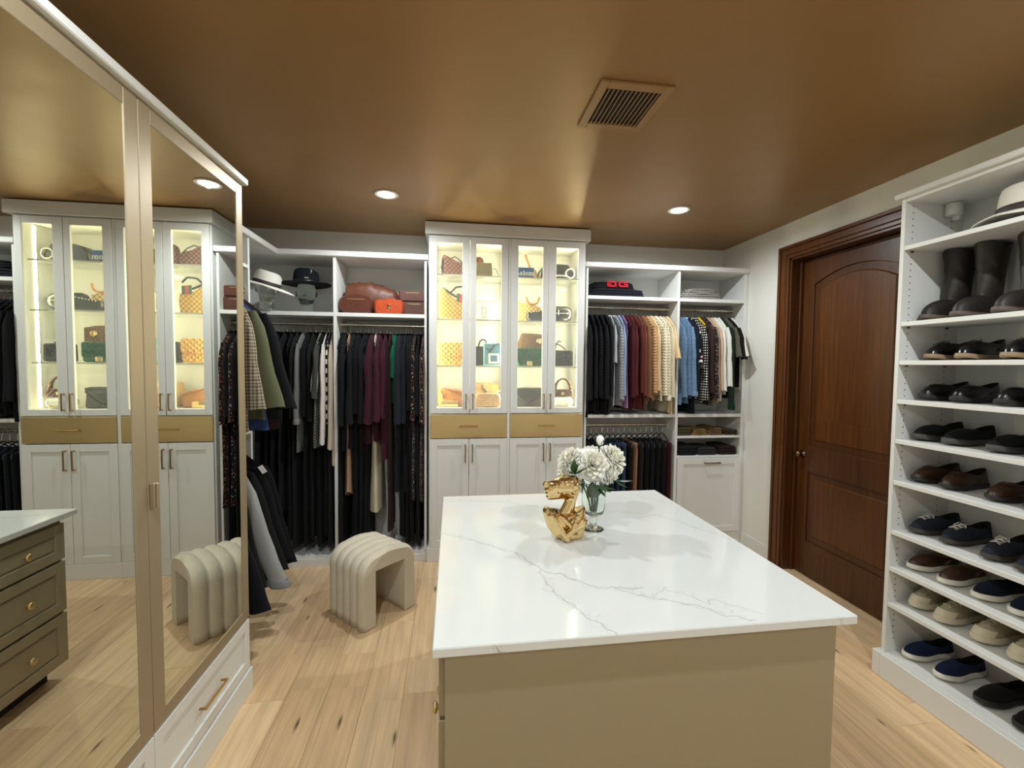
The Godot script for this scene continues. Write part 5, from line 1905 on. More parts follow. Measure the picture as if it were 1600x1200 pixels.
func build_clothes():
	make_hangers()
	var K := func(c: Color, p := "plain") -> Material: return fab(c.to_html(false), c, p)
	var black := rgb(22, 22, 26)
	var w1 := "on the rod above the jeans"
	var w2 := "on the rod beside the door wall"
	var w3 := "on the rod under the hats"
	var w4 := "on the rod under the brown bags"
	var w5 := "on the upper side rod by the mirror"
	var w6 := "on the lower side rod by the mirror"
	var Y := 2.14
	# x, what, category, node name, colour, pattern, length, sleeve, extra
	var rows := [
		[1.165, "black hooded jacket nearest the display cabinet", "jacket", "jacket", black, "plain", 0.96, 0.62, {"T": 0.020, "out": 0.05}],
		[1.212, "black sweatshirt next to the hooded jacket", "sweatshirt", "sweatshirt", rgb(27, 27, 31), "plain", 0.92, 0.60, {"T": 0.020, "out": 0.05}],
		[1.256, "black crew sweater in the middle of the black tops", "sweater", "sweater", rgb(20, 20, 24), "knit", 0.93, 0.60, {"T": 0.019, "out": 0.045}],
		[1.300, "black jacket with standing collar, fourth black top", "jacket", "jacket", rgb(25, 25, 28), "plain", 0.94, 0.61, {"T": 0.019, "out": 0.05}],
		[1.342, "black top touching the grey tee", "shirt", "shirt", rgb(18, 18, 21), "plain", 0.94, 0.58, {"T": 0.017, "out": 0.045}],
		[1.385, "pale grey short-sleeved tee with white collar", "tee shirt", "tee_shirt", rgb(176, 180, 184), "plain", 0.86, 0.30, {"T": 0.015, "out": 0.04, "cm": K.call(rgb(214, 218, 222)), "collar_r": 0.010, "collar_name": "collar"}],
		[1.428, "heather grey knit top with white collar", "sweater", "sweater", rgb(150, 153, 158), "knit", 0.86, 0.62, {"T": 0.019, "out": 0.05, "cm": K.call(rgb(214, 218, 222)), "collar_r": 0.010, "collar_name": "collar"}],
		[1.468, "pale blue shirt behind the heather grey knit", "shirt", "shirt", rgb(150, 178, 206), "plain", 0.84, 0.58, {"T": 0.013, "out": 0.05}],
		[1.497, "lavender and pink top between blue and burgundy", "top", "top", rgb(206, 160, 206), "plain", 0.88, 0.0, {"T": 0.006, "W": 0.15, "flare": 1.35, "hem": 2.0}],
		[1.530, "burgundy blouse next to the lavender top", "blouse", "blouse", rgb(74, 30, 34), "plain", 0.90, 0.60, {"T": 0.016, "out": 0.04}],
		[1.568, "burgundy sweater, second of the burgundy tops", "sweater", "sweater", rgb(84, 34, 36), "plain", 0.88, 0.58, {"T": 0.017, "out": 0.045}],
		[1.608, "rust burgundy shirt, third of the burgundy tops", "shirt", "shirt", rgb(96, 42, 38), "plain", 0.88, 0.56, {"T": 0.016, "out": 0.045}],
		[1.645, "red brown cardigan before the shaggy tan one", "cardigan", "cardigan", rgb(112, 60, 46), "plain", 0.90, 0.58, {"T": 0.016, "out": 0.05}],
		[1.688, "shaggy tan brown cardigan", "cardigan", "cardigan", rgb(170, 122, 86), "shaggy", 0.86, 0.60, {"T": 0.021, "out": 0.05}],
		[1.732, "light camel sweater beside the shaggy cardigan", "sweater", "sweater", rgb(200, 156, 110), "knit", 0.82, 0.56, {"T": 0.019, "out": 0.05}],
		[1.775, "beige blouse with high collar", "blouse", "blouse", rgb(220, 190, 146), "plain", 0.76, 0.54, {"T": 0.018, "out": 0.05, "collar_r": 0.013, "collar_name": "collar"}],
		[1.815, "cream knit sweater with round collar", "sweater", "sweater", rgb(236, 224, 192), "knit", 0.82, 0.58, {"T": 0.018, "out": 0.05, "collar_r": 0.013, "collar_name": "collar"}],
		[1.852, "ivory cable sweater with white cuffs", "sweater", "sweater", rgb(232, 222, 196), "knit", 0.80, 0.62, {"T": 0.017, "out": 0.05, "cuffm": K.call(rgb(240, 234, 214))}],
		[1.888, "cream striped top with dark fine stripes", "top", "top", rgb(232, 218, 186), "rib", 0.92, 0.60, {"T": 0.016, "out": 0.05}],
		[1.924, "wheat short-sleeved tee at the divider", "tee shirt", "tee_shirt", rgb(226, 196, 150), "plain", 0.94, 0.26, {"T": 0.015, "out": 0.10}],
	]
	for q in rows:
		var o: Dictionary = q[8]
		o.merge({"at": Vector3(q[0], Y, RZ), "what": q[1], "where": w1, "cat": q[2], "name": q[3], "m": fab(q[4].to_html(false), q[4], q[5]), "L": q[6], "SL": q[7]})
		garment(o)
	rows = [
		[2.000, "pale denim shirt at the divider", "shirt", "shirt", rgb(116, 142, 166), "denim", 0.86, 0.60, {"T": 0.018, "out": 0.05}],
		[2.042, "mid blue denim shirt", "shirt", "shirt", rgb(108, 134, 160), "denim", 0.84, 0.58, {"T": 0.019, "out": 0.06}],
		[2.086, "washed denim jacket with cuffs", "jacket", "jacket", rgb(122, 150, 176), "denim", 0.80, 0.58, {"T": 0.021, "out": 0.08, "cuffm": K.call(rgb(132, 158, 182), "denim")}],
		[2.124, "dark navy blouse with white collar", "blouse", "blouse", rgb(24, 32, 44), "plain", 0.94, 0.56, {"T": 0.013, "out": 0.04, "cm": K.call(rgb(228, 232, 234)), "collar_r": 0.009, "collar_name": "collar"}],
		[2.155, "black floral blouse with white and pink flowers", "blouse", "blouse", rgb(255, 255, 255), "floral", 0.80, 0.34, {"T": 0.016, "out": 0.07}],
		[2.190, "black blouse with white polka dots", "blouse", "blouse", rgb(255, 255, 255), "dots", 0.84, 0.62, {"T": 0.014, "out": 0.06}],
		[2.220, "bright yellow top behind the polka dots", "top", "top", rgb(226, 190, 30), "plain", 0.74, 0.0, {"T": 0.006, "W": 0.13, "flare": 1.65, "hem": 2.4}],
		[2.250, "dark brown blouse before the spotted one", "blouse", "blouse", rgb(60, 42, 38), "plain", 0.82, 0.56, {"T": 0.014, "out": 0.05}],
		[2.284, "black blouse with pale flecks", "blouse", "blouse", rgb(255, 255, 255), "fleck", 0.86, 0.60, {"T": 0.016, "out": 0.06}],
		[2.320, "taupe pink cardigan", "cardigan", "cardigan", rgb(178, 146, 122), "plain", 0.80, 0.56, {"T": 0.015, "out": 0.06}],
		[2.354, "beige blouse with pale hem", "blouse", "blouse", rgb(212, 186, 158), "plain", 0.84, 0.54, {"T": 0.014, "out": 0.055, "flare": 1.1}],
		[2.388, "white ruffled blouse, first of the white ones", "blouse", "blouse", rgb(236, 232, 222), "plain", 0.82, 0.54, {"T": 0.014, "out": 0.06, "flare": 1.1}],
		[2.420, "white shirt with rounded sleeve, before the dark green", "shirt", "shirt", rgb(228, 226, 216), "plain", 0.76, 0.50, {"T": 0.016, "out": 0.07}],
		[2.456, "dark green sweater with long hanging sleeve", "sweater", "sweater", rgb(24, 40, 32), "plain", 0.80, 0.70, {"T": 0.018, "out": 0.09, "fwd": 0.03, "cuffm": K.call(rgb(20, 46, 28), "rib")}],
		[2.492, "olive grey short-sleeved tee", "tee shirt", "tee_shirt", rgb(92, 88, 76), "plain", 0.72, 0.24, {"T": 0.014, "out": 0.11, "fwd": 0.02}],
		[2.524, "black short-sleeved tee before the white one", "tee shirt", "tee_shirt", rgb(24, 24, 24), "plain", 0.70, 0.26, {"T": 0.014, "out": 0.13, "fwd": 0.03}],
		[2.556, "white tee with black sleeve edge", "tee shirt", "tee_shirt", rgb(226, 224, 212), "plain", 0.72, 0.24, {"T": 0.013, "out": 0.15, "fwd": 0.03, "cuffm": K.call(rgb(24, 24, 24))}],
	]
	for q in rows:
		var o: Dictionary = q[8]
		o.merge({"at": Vector3(q[0], Y, RZ), "what": q[1], "where": w2, "cat": q[2], "name": q[3], "m": fab(q[4].to_html(false), q[4], q[5]), "L": q[6], "SL": q[7]})
		garment(o)
	# trousers on the lower rod
	var jn := [["black folded trousers nearest the display cabinet", rgb(26, 26, 30), "plain"], ["charcoal jeans, second from the display cabinet", rgb(36, 38, 44), "denim"], ["black jeans, third from the display cabinet", rgb(22, 22, 26), "plain"], ["dark navy jeans, fourth from the display cabinet", rgb(34, 40, 56), "denim"], ["indigo jeans, fifth from the display cabinet", rgb(38, 50, 70), "denim"], ["dark blue jeans, sixth from the display cabinet", rgb(44, 58, 82), "denim"], ["slate blue jeans beside the brown trousers", rgb(62, 78, 100), "denim"], ["black trousers between the jeans and the tan pair", rgb(20, 19, 20), "plain"], ["tan brown trousers among the dark ones", rgb(150, 112, 84), "plain"], ["dark chocolate trousers next to the tan pair", rgb(44, 34, 30), "plain"], ["black trousers, first after the chocolate pair", rgb(20, 20, 22), "plain"], ["black trousers, second after the chocolate pair", rgb(24, 24, 27), "plain"], ["black trousers, third after the chocolate pair", rgb(18, 18, 20), "plain"], ["black trousers, fourth after the chocolate pair", rgb(23, 22, 24), "plain"], ["dark maroon trousers at the divider", rgb(62, 22, 22), "plain"]]
	for i in jn.size():
		trousers(Vector3(1.185 + i * 0.0525, 1.088, RZ), jn[i][0], "on the lower rod", fab(jn[i][1].to_html(false), jn[i][1], jn[i][2]), 0.56, 0.016)
	# under the hats
	var Y2 := 1.94
	rows = [
		[-1.50, "long black gown deepest in the corner", "dress", "dress", black, "plain", 1.70, 0.55, {"T": 0.022}],
		[-1.44, "black coat in the corner beside the long gown", "coat", "coat", rgb(24, 24, 27), "plain", 1.2, 0.60, {"T": 0.022}],
		[-1.385, "black dress, third from the corner", "dress", "dress", rgb(20, 20, 24), "plain", 1.62, 0.50, {"T": 0.020}],
		[-1.33, "black blazer coat, fourth from the corner", "coat", "coat", rgb(26, 26, 30), "plain", 1.5, 0.60, {"T": 0.020}],
		[-1.28, "long black skirt dress, fifth from the corner", "dress", "dress", rgb(19, 19, 22), "plain", 1.66, 0.0, {"T": 0.020}],
		[-1.232, "black satin dress before the grey top", "dress", "dress", rgb(30, 30, 32), "plain", 1.72, 0.56, {"T": 0.017}],
		[-1.190, "mid grey long top", "top", "top", rgb(116, 116, 114), "plain", 1.02, 0.60, {"T": 0.017, "out": 0.05, "cuffm": K.call(rgb(138, 138, 136), "rib")}],
		[-1.150, "black long dress behind the patterned knit", "dress", "dress", rgb(18, 18, 20), "plain", 1.70, 0.54, {"T": 0.018}],
		[-1.108, "black glossy dress beside the patterned knit", "dress", "dress", rgb(26, 26, 28), "plain", 1.66, 0.58, {"T": 0.017, "buttons": mats.chrome}],
		[-1.064, "black and white zigzag knit poncho with fringe", "poncho", "poncho", rgb(200, 200, 196), "zigzag", 0.98, 0.40, {"T": 0.021, "out": 0.08, "flare": 1.26, "sm": K.call(rgb(92, 92, 90), "shaggy")}],
		[-1.042, "long black skirt behind the zigzag knit and white top", "skirt", "skirt", rgb(17, 17, 19), "plain", 1.7, 0.0, {"T": 0.020, "W": 0.14, "flare": 1.45}],
		[-1.004, "long black slip dress between white and striped tops", "dress", "dress", rgb(16, 16, 18), "plain", 1.62, 0.0, {"T": 0.016, "W": 0.13, "flare": 1.5}],
		[-0.972, "long charcoal dress behind the beige cardigan", "dress", "dress", rgb(26, 26, 28), "plain", 1.72, 0.0, {"T": 0.016, "W": 0.13, "flare": 1.5}],
		[-1.010, "white long-sleeved top beside the zigzag knit", "top", "top", rgb(222, 214, 204), "plain", 0.90, 0.76, {"T": 0.017, "out": 0.05}],
		[-0.988, "black and white striped top behind the white one", "top", "top", rgb(255, 255, 255), "stripe", 0.94, 0.60, {"T": 0.006, "out": 0.03, "W": 0.168}],
		[-0.962, "pale beige long cardigan at the divider", "cardigan", "cardigan", rgb(196, 178, 158), "plain", 1.14, 0.80, {"T": 0.017, "out": 0.06}],
	]
	for q in rows:
		var o: Dictionary = q[8]
		o.merge({"at": Vector3(q[0], Y2, RZ), "what": q[1], "where": w3, "cat": q[2], "name": q[3], "m": fab(q[4].to_html(false), q[4], q[5]), "L": q[6], "SL": q[7]})
		garment(o)
	rows = [
		[-0.872, "black top with white collar at the divider", "top", "top", rgb(26, 28, 30), "plain", 1.02, 0.62, {"T": 0.016, "out": 0.05, "cm": K.call(rgb(210, 210, 206)), "collar_r": 0.009, "collar_name": "collar"}],
		[-0.838, "tan long dress with uneven hem", "dress", "dress", rgb(186, 150, 116), "plain", 1.44, 0.0, {"T": 0.011, "dip": 0.06, "W": 0.13, "flare": 1.55, "hem": 3.2}],
		[-0.886, "long black skirt closest to the divider", "skirt", "skirt", rgb(17, 17, 19), "plain", 1.74, 0.0, {"T": 0.014, "W": 0.14, "flare": 1.4}],
		[-0.780, "long black slip dress behind the bomber jacket", "dress", "dress", rgb(16, 16, 18), "plain", 1.72, 0.0, {"T": 0.018, "W": 0.13, "flare": 1.5}],
		[-0.690, "long black trousers hung by the waist before burgundy", "trousers", "hung_trousers", rgb(18, 18, 20), "plain", 1.7, 0.0, {"T": 0.018, "W": 0.13, "flare": 1.4}],
		[-0.408, "long black skirt behind the navy coats", "skirt", "skirt", rgb(18, 18, 20), "plain", 1.66, 0.0, {"T": 0.020, "W": 0.14, "flare": 1.4}],
		[-0.365, "long black trousers behind the navy coat", "trousers", "hung_trousers", rgb(20, 20, 22), "plain", 1.72, 0.0, {"T": 0.018, "W": 0.14, "flare": 1.4}],
		[-0.802, "black bomber jacket, second from the divider", "jacket", "jacket", rgb(26, 26, 30), "plain", 1.00, 0.60, {"T": 0.028, "out": 0.07, "buttons": mats.chrome}],
		[-0.755, "long black dress between bomber jacket and burgundy", "dress", "dress", rgb(17, 17, 20), "plain", 1.74, 0.52, {"T": 0.020}],
		[-0.712, "black coat before the burgundy blazers", "coat", "coat", rgb(24, 24, 27), "plain", 1.62, 0.60, {"T": 0.019, "out": 0.05}],
		[-0.654, "burgundy blazer, first of two", "blazer", "blazer", rgb(62, 28, 40), "plain", 0.96, 0.60, {"T": 0.030, "out": 0.07, "cuff": 0.048}],
		[-0.626, "cream wide-legged jumpsuit behind the burgundy blazers", "jumpsuit", "jumpsuit", rgb(206, 196, 168), "plain", 1.52, 0.0, {"T": 0.012, "W": 0.12, "flare": 1.6, "hem": 3.8}],
		[-0.598, "burgundy blazer, second of two", "blazer", "blazer", rgb(66, 28, 42), "plain", 0.94, 0.58, {"T": 0.030, "out": 0.08, "cuff": 0.048}],
		[-0.543, "maroon blouse between burgundy and green", "blouse", "blouse", rgb(74, 26, 42), "plain", 1.1, 0.56, {"T": 0.014, "out": 0.04}],
		[-0.515, "brown long dress behind the green blouse", "dress", "dress", rgb(60, 38, 28), "plain", 1.62, 0.0, {"T": 0.009, "W": 0.12, "flare": 1.5, "hem": 2.6}],
		[-0.470, "emerald green blouse", "blouse", "blouse", rgb(14, 92, 64), "plain", 0.64, 0.24, {"T": 0.020, "out": 0.02, "W": 0.172}],
		[-0.430, "charcoal navy coat next to the green blouse", "coat", "coat", rgb(34, 36, 44), "plain", 1.36, 0.60, {"T": 0.028, "out": 0.08, "cuff": 0.045}],
		[-0.386, "navy black coat, second after the green blouse", "coat", "coat", rgb(28, 30, 36), "plain", 1.36, 0.60, {"T": 0.020, "out": 0.06}],
		[-0.345, "long black dress before the printed dresses", "dress", "dress", rgb(20, 20, 22), "plain", 1.7, 0.5, {"T": 0.020}],
		[-0.308, "long dark dress with red and grey speckled print", "dress", "dress", rgb(255, 255, 255), "print", 1.42, 0.58, {"T": 0.018, "out": 0.04, "flare": 1.15}],
		[-0.272, "long black dress between the two printed dresses", "dress", "dress", rgb(24, 23, 25), "plain", 1.74, 0.54, {"T": 0.015}],
		[-0.242, "long brown leopard print dress beside the display cabinet", "dress", "dress", rgb(255, 255, 255), "leopard", 1.44, 0.60, {"T": 0.016, "out": 0.04, "flare": 1.1}],
	]
	for q in rows:
		var o: Dictionary = q[8]
		o.merge({"at": Vector3(q[0], Y2, RZ), "what": q[1], "where": w4, "cat": q[2], "name": q[3], "m": fab(q[4].to_html(false), q[4], q[5]), "L": q[6], "SL": q[7]})
		garment(o)
	# fringe of the poncho sleeves: a part of it, hanging strands
	var po: Node3D = get_node("poncho")
	for s in [1, -1]:
		var g := G.new()
		for i in 16:
			var x: float = s * (0.17 + 0.10 * (i % 8) / 8.0)
			g.tube([Vector3(x, -0.30 - 0.16 * (i % 8) / 8.0, 0.020 - 0.04 * (i / 8)), Vector3(x + s * 0.01, -0.40 - 0.16 * (i % 8) / 8.0, 0.022 - 0.044 * (i / 8))], 0.0025, 5)
		gpart("fringe", g, fab("fringe_grey", rgb(128, 126, 122)), po).set_meta("kind", "stuff")
	# side wall, upper rod
	rows = [
		[-2.40, "dark coat hidden deepest behind the mirror frame", "coat", "coat", rgb(40, 38, 38), "plain", 0.95, 0.60, {"T": 0.026, "out": 0.05}],
		[-2.50, "grey checked blazer behind the mirror frame", "blazer", "blazer", rgb(110, 104, 94), "plaid", 0.85, 0.60, {"T": 0.026, "out": 0.06}],
		[-2.68, "brown and cream plaid shirt jacket", "jacket", "jacket", rgb(255, 255, 255), "plaid", 0.88, 0.56, {"T": 0.036, "out": 0.07, "cuff": 0.06, "W": 0.21, "flare": 1.12}],
		[-2.80, "olive green field jacket", "jacket", "jacket", rgb(98, 100, 74), "plain", 0.82, 0.56, {"T": 0.036, "out": 0.12, "cuff": 0.065, "W": 0.21, "flare": 1.28}],
		[-2.875, "blue shirt showing below the olive jacket", "shirt", "shirt", rgb(58, 78, 128), "plain", 0.90, 0.54, {"T": 0.022, "out": 0.12, "flare": 1.4}],
		[-2.945, "black coat behind the olive jacket", "coat", "coat", rgb(24, 24, 27), "plain", 0.84, 0.58, {"T": 0.028, "out": 0.14, "cuff": 0.06, "W": 0.22, "flare": 1.3}],
		[-3.02, "dark red lined coat nearest the divider", "coat", "coat", rgb(40, 24, 26), "plain", 0.92, 0.58, {"T": 0.024, "out": 0.14, "W": 0.20, "flare": 1.3}],
	]
	for q in rows:
		var o: Dictionary = q[8]
		o.merge({"at": Vector3(-1.385, 2.10, q[0]), "turn": 0.0, "what": q[1], "where": w5, "cat": q[2], "name": q[3], "m": fab(q[4].to_html(false), q[4], q[5]), "L": q[6], "SL": q[7]})
		garment(o)
	rows = [
		[-2.42, "black sweater nearest the mirror frame", "sweater", "sweater", rgb(22, 22, 25), "plain", 0.8, 0.60, {"T": 0.026, "out": 0.10}],
		[-2.55, "navy black long coat with low hem", "coat", "coat", rgb(18, 20, 30), "plain", 0.93, 0.70, {"T": 0.034, "out": 0.18, "W": 0.21, "flare": 1.55, "cuff": 0.06}],
		[-2.66, "black cardigan with thin white edge", "cardigan", "cardigan", rgb(24, 24, 27), "plain", 0.86, 0.62, {"T": 0.026, "out": 0.15, "W": 0.205, "flare": 1.4, "cm": K.call(rgb(190, 190, 186))}],
		[-2.74, "heather grey sweatshirt between the black ones", "sweatshirt", "sweatshirt", rgb(160, 162, 160), "plain", 0.94, 0.66, {"T": 0.032, "out": 0.21, "W": 0.215, "flare": 1.5, "cuff": 0.055, "cuffm": K.call(rgb(150, 152, 150), "rib")}],
		[-2.83, "black sweatshirt behind the grey one", "sweatshirt", "sweatshirt", rgb(24, 24, 26), "plain", 0.80, 0.60, {"T": 0.030, "out": 0.17, "W": 0.21, "flare": 1.38, "cuff": 0.06}],
		[-2.92, "black jacket with white paper tag", "jacket", "jacket", rgb(20, 20, 23), "plain", 0.78, 0.58, {"T": 0.028, "out": 0.15, "W": 0.21, "flare": 1.32, "cuff": 0.06}],
		[-3.02, "black coat nearest the divider, lowest row", "coat", "coat", rgb(17, 17, 20), "plain", 0.95, 0.64, {"T": 0.026, "out": 0.15, "W": 0.21, "flare": 1.32, "cuff": 0.06}],
	]
	for q in rows:
		var o: Dictionary = q[8]
		o.merge({"at": Vector3(-1.43, 1.12, q[0]), "turn": 0.0, "what": q[1], "where": w6, "cat": q[2], "name": q[3], "m": fab(q[4].to_html(false), q[4], q[5]), "L": q[6], "SL": q[7]})
		var t: Node3D = garment(o)
		if q[1].contains("paper tag"):
			part("paper_tag", box_mesh(Vector3(0.03, 0.055, 0.002), 0.0005), mats.cabinet_white, t, Vector3(0.245, -0.17, 0.045), Vector3(0.2, 0.3, 0.5))

# ------------------------------------------------------------------ shoes
# toe along local x; sole outline, shell from sole to collar, lining, toe cap, laces, tongue
func foot_outline(a: float, grow: float) -> Vector2:
	var c := cos(a)
	var s := sin(a)
	var x := 0.138 * signf(c) * pow(absf(c), 0.85)
	var f := (x + 0.138) / 0.276
	var w := lerpf(0.031, 0.046, smoothstep(0.25, 0.72, f)) * (1.0 - 0.10 * smoothstep(0.85, 1.0, f))
	w *= 1.0 - 0.10 * exp(-pow((f - 0.42) / 0.14, 2.0))
	return Vector2(x + grow * c, (w + grow) * signf(s) * pow(absf(s), 0.75) + 0.006 * sin(PI * f))

func make_shoe(o: Dictionary) -> Dictionary:
	var n := 30
	var sole_h: float = o.get("sole", 0.022)
	var hc: float = o.get("collar", 0.085)
	var front: float = o.get("front", 0.035)    # how far forward the opening reaches
	var out := {}
	var g := G.new()
	var R := []
	for q in [[-0.004, 0.0], [0.002, 0.003], [0.003, sole_h * 0.5], [0.001, sole_h]]:
		var ring := PackedVector3Array()
		for i in n:
			var p := foot_outline(TAU * i / n, q[0])
			var spring := 0.010 * smoothstep(0.05, 0.15, p.x)
			ring.append(Vector3(p.x, q[1] + spring * (1.0 - q[1] * 8.0), p.y))
		R.append(ring)
	g.loft(R, true, true)
	out.sole = g.done()
	# upper
	var shell := func(t0: float, t1: float, steps: int, grow: float) -> Array:
		var S := []
		for k in steps + 1:
			var t := lerpf(t0, t1, k / float(steps))
			var ring := PackedVector3Array()
			for i in n:
				var a := TAU * i / n
				var p := foot_outline(a, -0.004 + grow)
				var ca := cos(a)
				var top := Vector2(lerpf(-0.118, front, (ca + 1.0) * 0.5), 0.027 * sin(a))
				var y1 := hc + 0.014 * maxf(0.0, -ca) - 0.012 * (1.0 - absf(ca))
				var e := pow(t, 1.35)
				var q := p.lerp(top, e)
				var vamp := maxf(0.0, ca)
				var y := sole_h * 0.9 + (y1 - sole_h * 0.9) * lerpf(t, pow(sin(t * PI / 2), 0.62), vamp)
				ring.append(Vector3(q.x, y + grow * 0.8, q.y * (1.0 + 0.05 * sin(PI * t))))
			S.append(ring)
		return S
	g = G.new()
	var U: Array = shell.call(0.0, 1.0, 9, 0.0)
	var shaft: float = o.get("shaft", 0.0)
	if shaft > 0.0:
		for k in range(1, 9):
			var f := k / 8.0
			var ring := PackedVector3Array()
			for i in n:
				var a := TAU * i / n
				var rx := lerpf(0.060, 0.074, f) * (1.0 - 0.10 * sin(PI * f))
				var rz := lerpf(0.036, 0.052, f)
				var last: PackedVector3Array = U[9]
				var goal := Vector3(-0.050 + rx * cos(a) - 0.006 * f + 0.006 * wob(i * 30.0, f * 60.0), hc + shaft * f + (0.028 * absf(cos(a)) - 0.014 if k == 8 else 0.0), rz * sin(a) + 0.005 * wob(f * 90.0, i * 22.0))
				ring.append(last[i].lerp(goal, smoothstep(0.0, 0.35, f)) if f < 0.35 else goal)
			U.append(ring)
	g.loft(U, false, false)
	out.upper = g.done()
	# lining goes down inside
	g = G.new()
	var rim: PackedVector3Array = U[U.size() - 1]
	var L := [rim]
	for q in [[0.93, -0.010], [0.88, -0.035]] if shaft == 0.0 else [[0.93, -0.01], [0.84, -0.045]]:
		var ring := PackedVector3Array()
		var c := Vector3.ZERO
		for p in rim:
			c += p / n
		for p in rim:
			var d := p - c
			ring.append(Vector3(c.x + d.x * q[0], p.y + q[1], c.z + d.z * q[0]))
		L.append(ring)
	g.loft(L, false, true)
	out.lining = g.done()
	if o.get("cap", false):
		g = G.new()
		var S := []
		for k in 6:
			var t := k / 5.0 * 0.30
			var row := PackedVector3Array()
			for i in 15:
				var a := -1.0 + 2.0 * i / 14.0
				var p := foot_outline(a, -0.0015)
				var ca := cos(a)
				var top := Vector2(lerpf(-0.118, front, (ca + 1.0) * 0.5), 0.027 * sin(a))
				var e := pow(t, 1.35)
				var q := p.lerp(top, e)
				var y := sole_h * 0.9 + (hc - sole_h * 0.9) * lerpf(t, pow(sin(t * PI / 2), 0.62), maxf(0.0, ca))
				row.append(Vector3(q.x + 0.001, y + 0.002, q.y * (1.0 + 0.05 * sin(PI * t))))
			S.append(row)
		g.sheet(S)
		out.cap = g.done()
	if o.get("laces", false):
		g = G.new()
		for k in 5:
			var t := 0.55 + 0.09 * k
			var x := lerpf(0.138, front, pow(t, 1.35))
			var y := sole_h * 0.9 + (hc - sole_h * 0.9) * pow(sin(t * PI / 2), 0.62) + 0.004
			var hw := 0.017
			g.tube([Vector3(x, y - 0.005, -hw), Vector3(x + 0.004 * (1 if k % 2 else -1), y + 0.001, 0), Vector3(x, y - 0.005, hw)], 0.0019, 6)
		for s in [-1, 1]:
			g.tube([Vector3(front + 0.004, hc + 0.004, 0), Vector3(front + 0.012, hc + 0.010, s * 0.016), Vector3(front + 0.026, hc - 0.002, s * 0.026), Vector3(front + 0.012, hc - 0.004, s * 0.012)], 0.0017, 6)
		out.laces = g.done()
	if o.get("strap", false):
		g = G.new()
		var S := []
		for k in 3:
			var t := 0.62 + 0.10 * k
			var row := PackedVector3Array()
			for i in 11:
				var a := -1.25 + 2.5 * i / 10.0
				var p := foot_outline(a, -0.001)
				var ca := cos(a)
				var top := Vector2(lerpf(-0.118, front, (ca + 1.0) * 0.5), 0.027 * sin(a))
				var q := p.lerp(top, pow(t, 1.35))
				row.append(Vector3(q.x, sole_h * 0.9 + (hc - sole_h * 0.9) * lerpf(t, pow(sin(t * PI / 2), 0.62), maxf(0.0, ca)) + 0.0035, q.y * 1.06))
			S.append(row)
		g.sheet(S)
		out.strap = g.done()
	return out

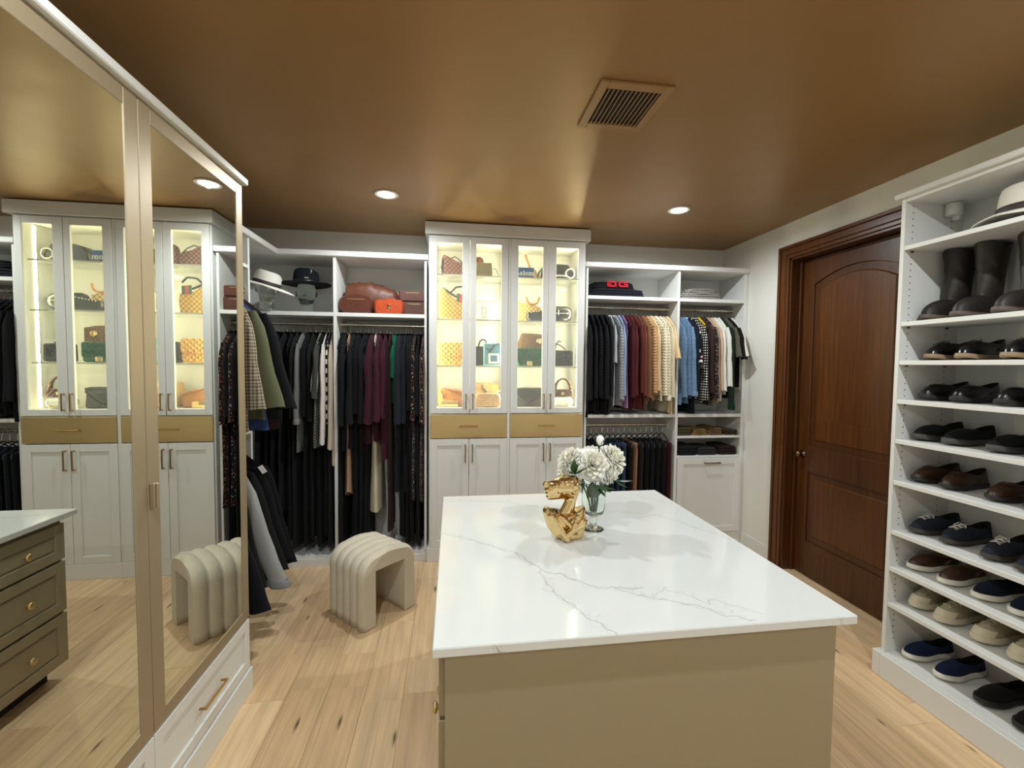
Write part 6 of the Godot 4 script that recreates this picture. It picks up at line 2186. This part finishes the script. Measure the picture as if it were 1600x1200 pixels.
func build_shoes():
	var blk := leather("shoe_black", rgb(22, 22, 24), 0.22)
	var suede := fab("suede_black", rgb(24, 24, 26))
	var loaf := make_shoe({"sole": 0.020, "collar": 0.078, "front": 0.040, "strap": true})
	var oxford := make_shoe({"sole": 0.022, "collar": 0.084, "front": 0.022, "laces": true})
	var sneaker := make_shoe({"sole": 0.030, "collar": 0.090, "front": 0.012, "laces": true, "cap": true})
	var slip := make_shoe({"sole": 0.026, "collar": 0.078, "front": 0.030})
	var boot := make_shoe({"sole": 0.022, "collar": 0.105, "front": 0.012, "shaft": 0.235})
	var dark := mat("lining_dark", rgb(18, 17, 16), 0.9)
	var tan := mat("lining_tan", rgb(150, 120, 86), 0.8)
	var rub := mat("rubber_white", rgb(224, 220, 206), 0.6)
	var welt := mat("welt_tan", rgb(150, 126, 98), 0.5)
	var soled := mat("sole_dark", rgb(34, 30, 28), 0.6)
	var whit := mat("lace_white", rgb(210, 206, 196), 0.8)
	var rows := [
		# shelf height, words, category, node, shape, upper, sole, lining, cap, laces, spacing list
		[1.857, "tall dark boot on the shelf under the pale hat", "boot", "tall_boot", boot, leather("boot_brown", rgb(40, 33, 30), 0.55), mat("boot_welt", rgb(92, 80, 70), 0.6), dark, null, null, [-1.865, -1.735, -1.57, -1.44, -1.28, -1.15]],
		[1.661, "black lace shoe with beige welt just below the boots", "shoe", "lace_shoe", oxford, blk, welt, dark, null, mat("lace_black", rgb(20, 20, 20), 0.7), [-1.845, -1.715, -1.54, -1.41, -1.25, -1.12]],
		[1.462, "black loafer on the second shelf below the boots", "shoe", "loafer", loaf, leather("loafer_black", rgb(26, 26, 28), 0.28), soled, dark, null, null, [-1.855, -1.725, -1.55, -1.42, -1.26, -1.13]],
		[1.257, "matte black slip-on on the third shelf below the boots", "shoe", "slip_on_shoe", slip, suede, mat("sole_grey", rgb(70, 68, 66), 0.6), dark, null, null, [-1.87, -1.74, -1.56, -1.43, -1.27, -1.14]],
		[1.043, "dark brown loafer above the boat shoes", "shoe", "loafer", loaf, leather("loafer_brown", rgb(66, 40, 28), 0.35), soled, dark, null, null, [-1.875, -1.755, -1.565, -1.43, -1.27, -1.14]],
		[0.782, "charcoal boat shoe with pale lace under brown loafers", "shoe", "boat_shoe", oxford, fab("navy_canvas", rgb(40, 44, 54)), mat("sole_mid", rgb(64, 58, 50), 0.6), dark, null, whit, [-1.865, -1.735, -1.57, -1.44, -1.28, -1.15]],
		[0.589, "dark brown low sneaker with white sole edge", "shoe", "low_sneaker", slip, leather("sneaker_brown", rgb(72, 46, 34), 0.4), rub, tan, null, null, [-1.87, -1.735]],
		[0.589, "navy low sneaker beside the brown pair", "shoe", "low_sneaker", slip, fab("navy_deep", rgb(24, 28, 46)), rub, dark, null, null, [-1.59, -1.465, -1.31, -1.18]],
		[0.398, "beige canvas sneaker with pale toe cap", "shoe", "canvas_sneaker", sneaker, fab("canvas_beige", rgb(168, 156, 132)), mat("rubber_cream", rgb(206, 196, 172), 0.6), tan, mat("rubber_cream", rgb(206, 196, 172), 0.6), whit, [-1.865, -1.735, -1.585, -1.45, -1.29, -1.16]],
		[0.127, "navy slip-on with white sole at the bottom", "shoe", "slip_on_shoe", slip, fab("navy_slip", rgb(28, 38, 68)), rub, dark, null, null, [-1.865, -1.725]],
		[0.127, "black shoe at the bottom beside navy slip-ons", "shoe", "slip_on_shoe", slip, suede, soled, dark, null, null, [-1.56, -1.42, -1.26, -1.13]],
	]
	var ord := ["nearest the door", "second from the door", "third from the door", "fourth from the door", "fifth from the door", "sixth from the door"]
	for q in rows:
		var first: Node3D = null
		var zs: Array = q[10]
		for i in zs.size():
			var z: float = zs[i]
			var at := Vector3(2.452 + rng.randf_range(-0.006, 0.008), q[0] + 0.004, z)
			var turn := PI + rng.randf_range(-0.07, 0.07)
			var label: String = q[1] + ", " + (ord[i] if zs.size() > 2 or q[10][0] > -1.7 else ["of the pair, door side", "of the pair, room side"][i])
			var t: Node3D
			if first == null:
				var s: Dictionary = q[4]
				t = thing(q[3], label, q[2], at, turn, q[1])
				part("sole", s.sole, q[6], t)
				part("upper", s.upper, q[5], t)
				part("lining", s.lining, q[7], t)
				if s.has("cap"):
					part("toe_cap", s.cap, q[8], t)
				if s.has("laces"):
					part("laces", s.laces, q[9], t)
				if s.has("strap"):
					part("strap", s.strap, q[5], t)
				first = t
			else:
				t = dup(first, q[3], label, at, turn)
			if i % 2 == 1:
				t.scale = Vector3(1, 1, 1)
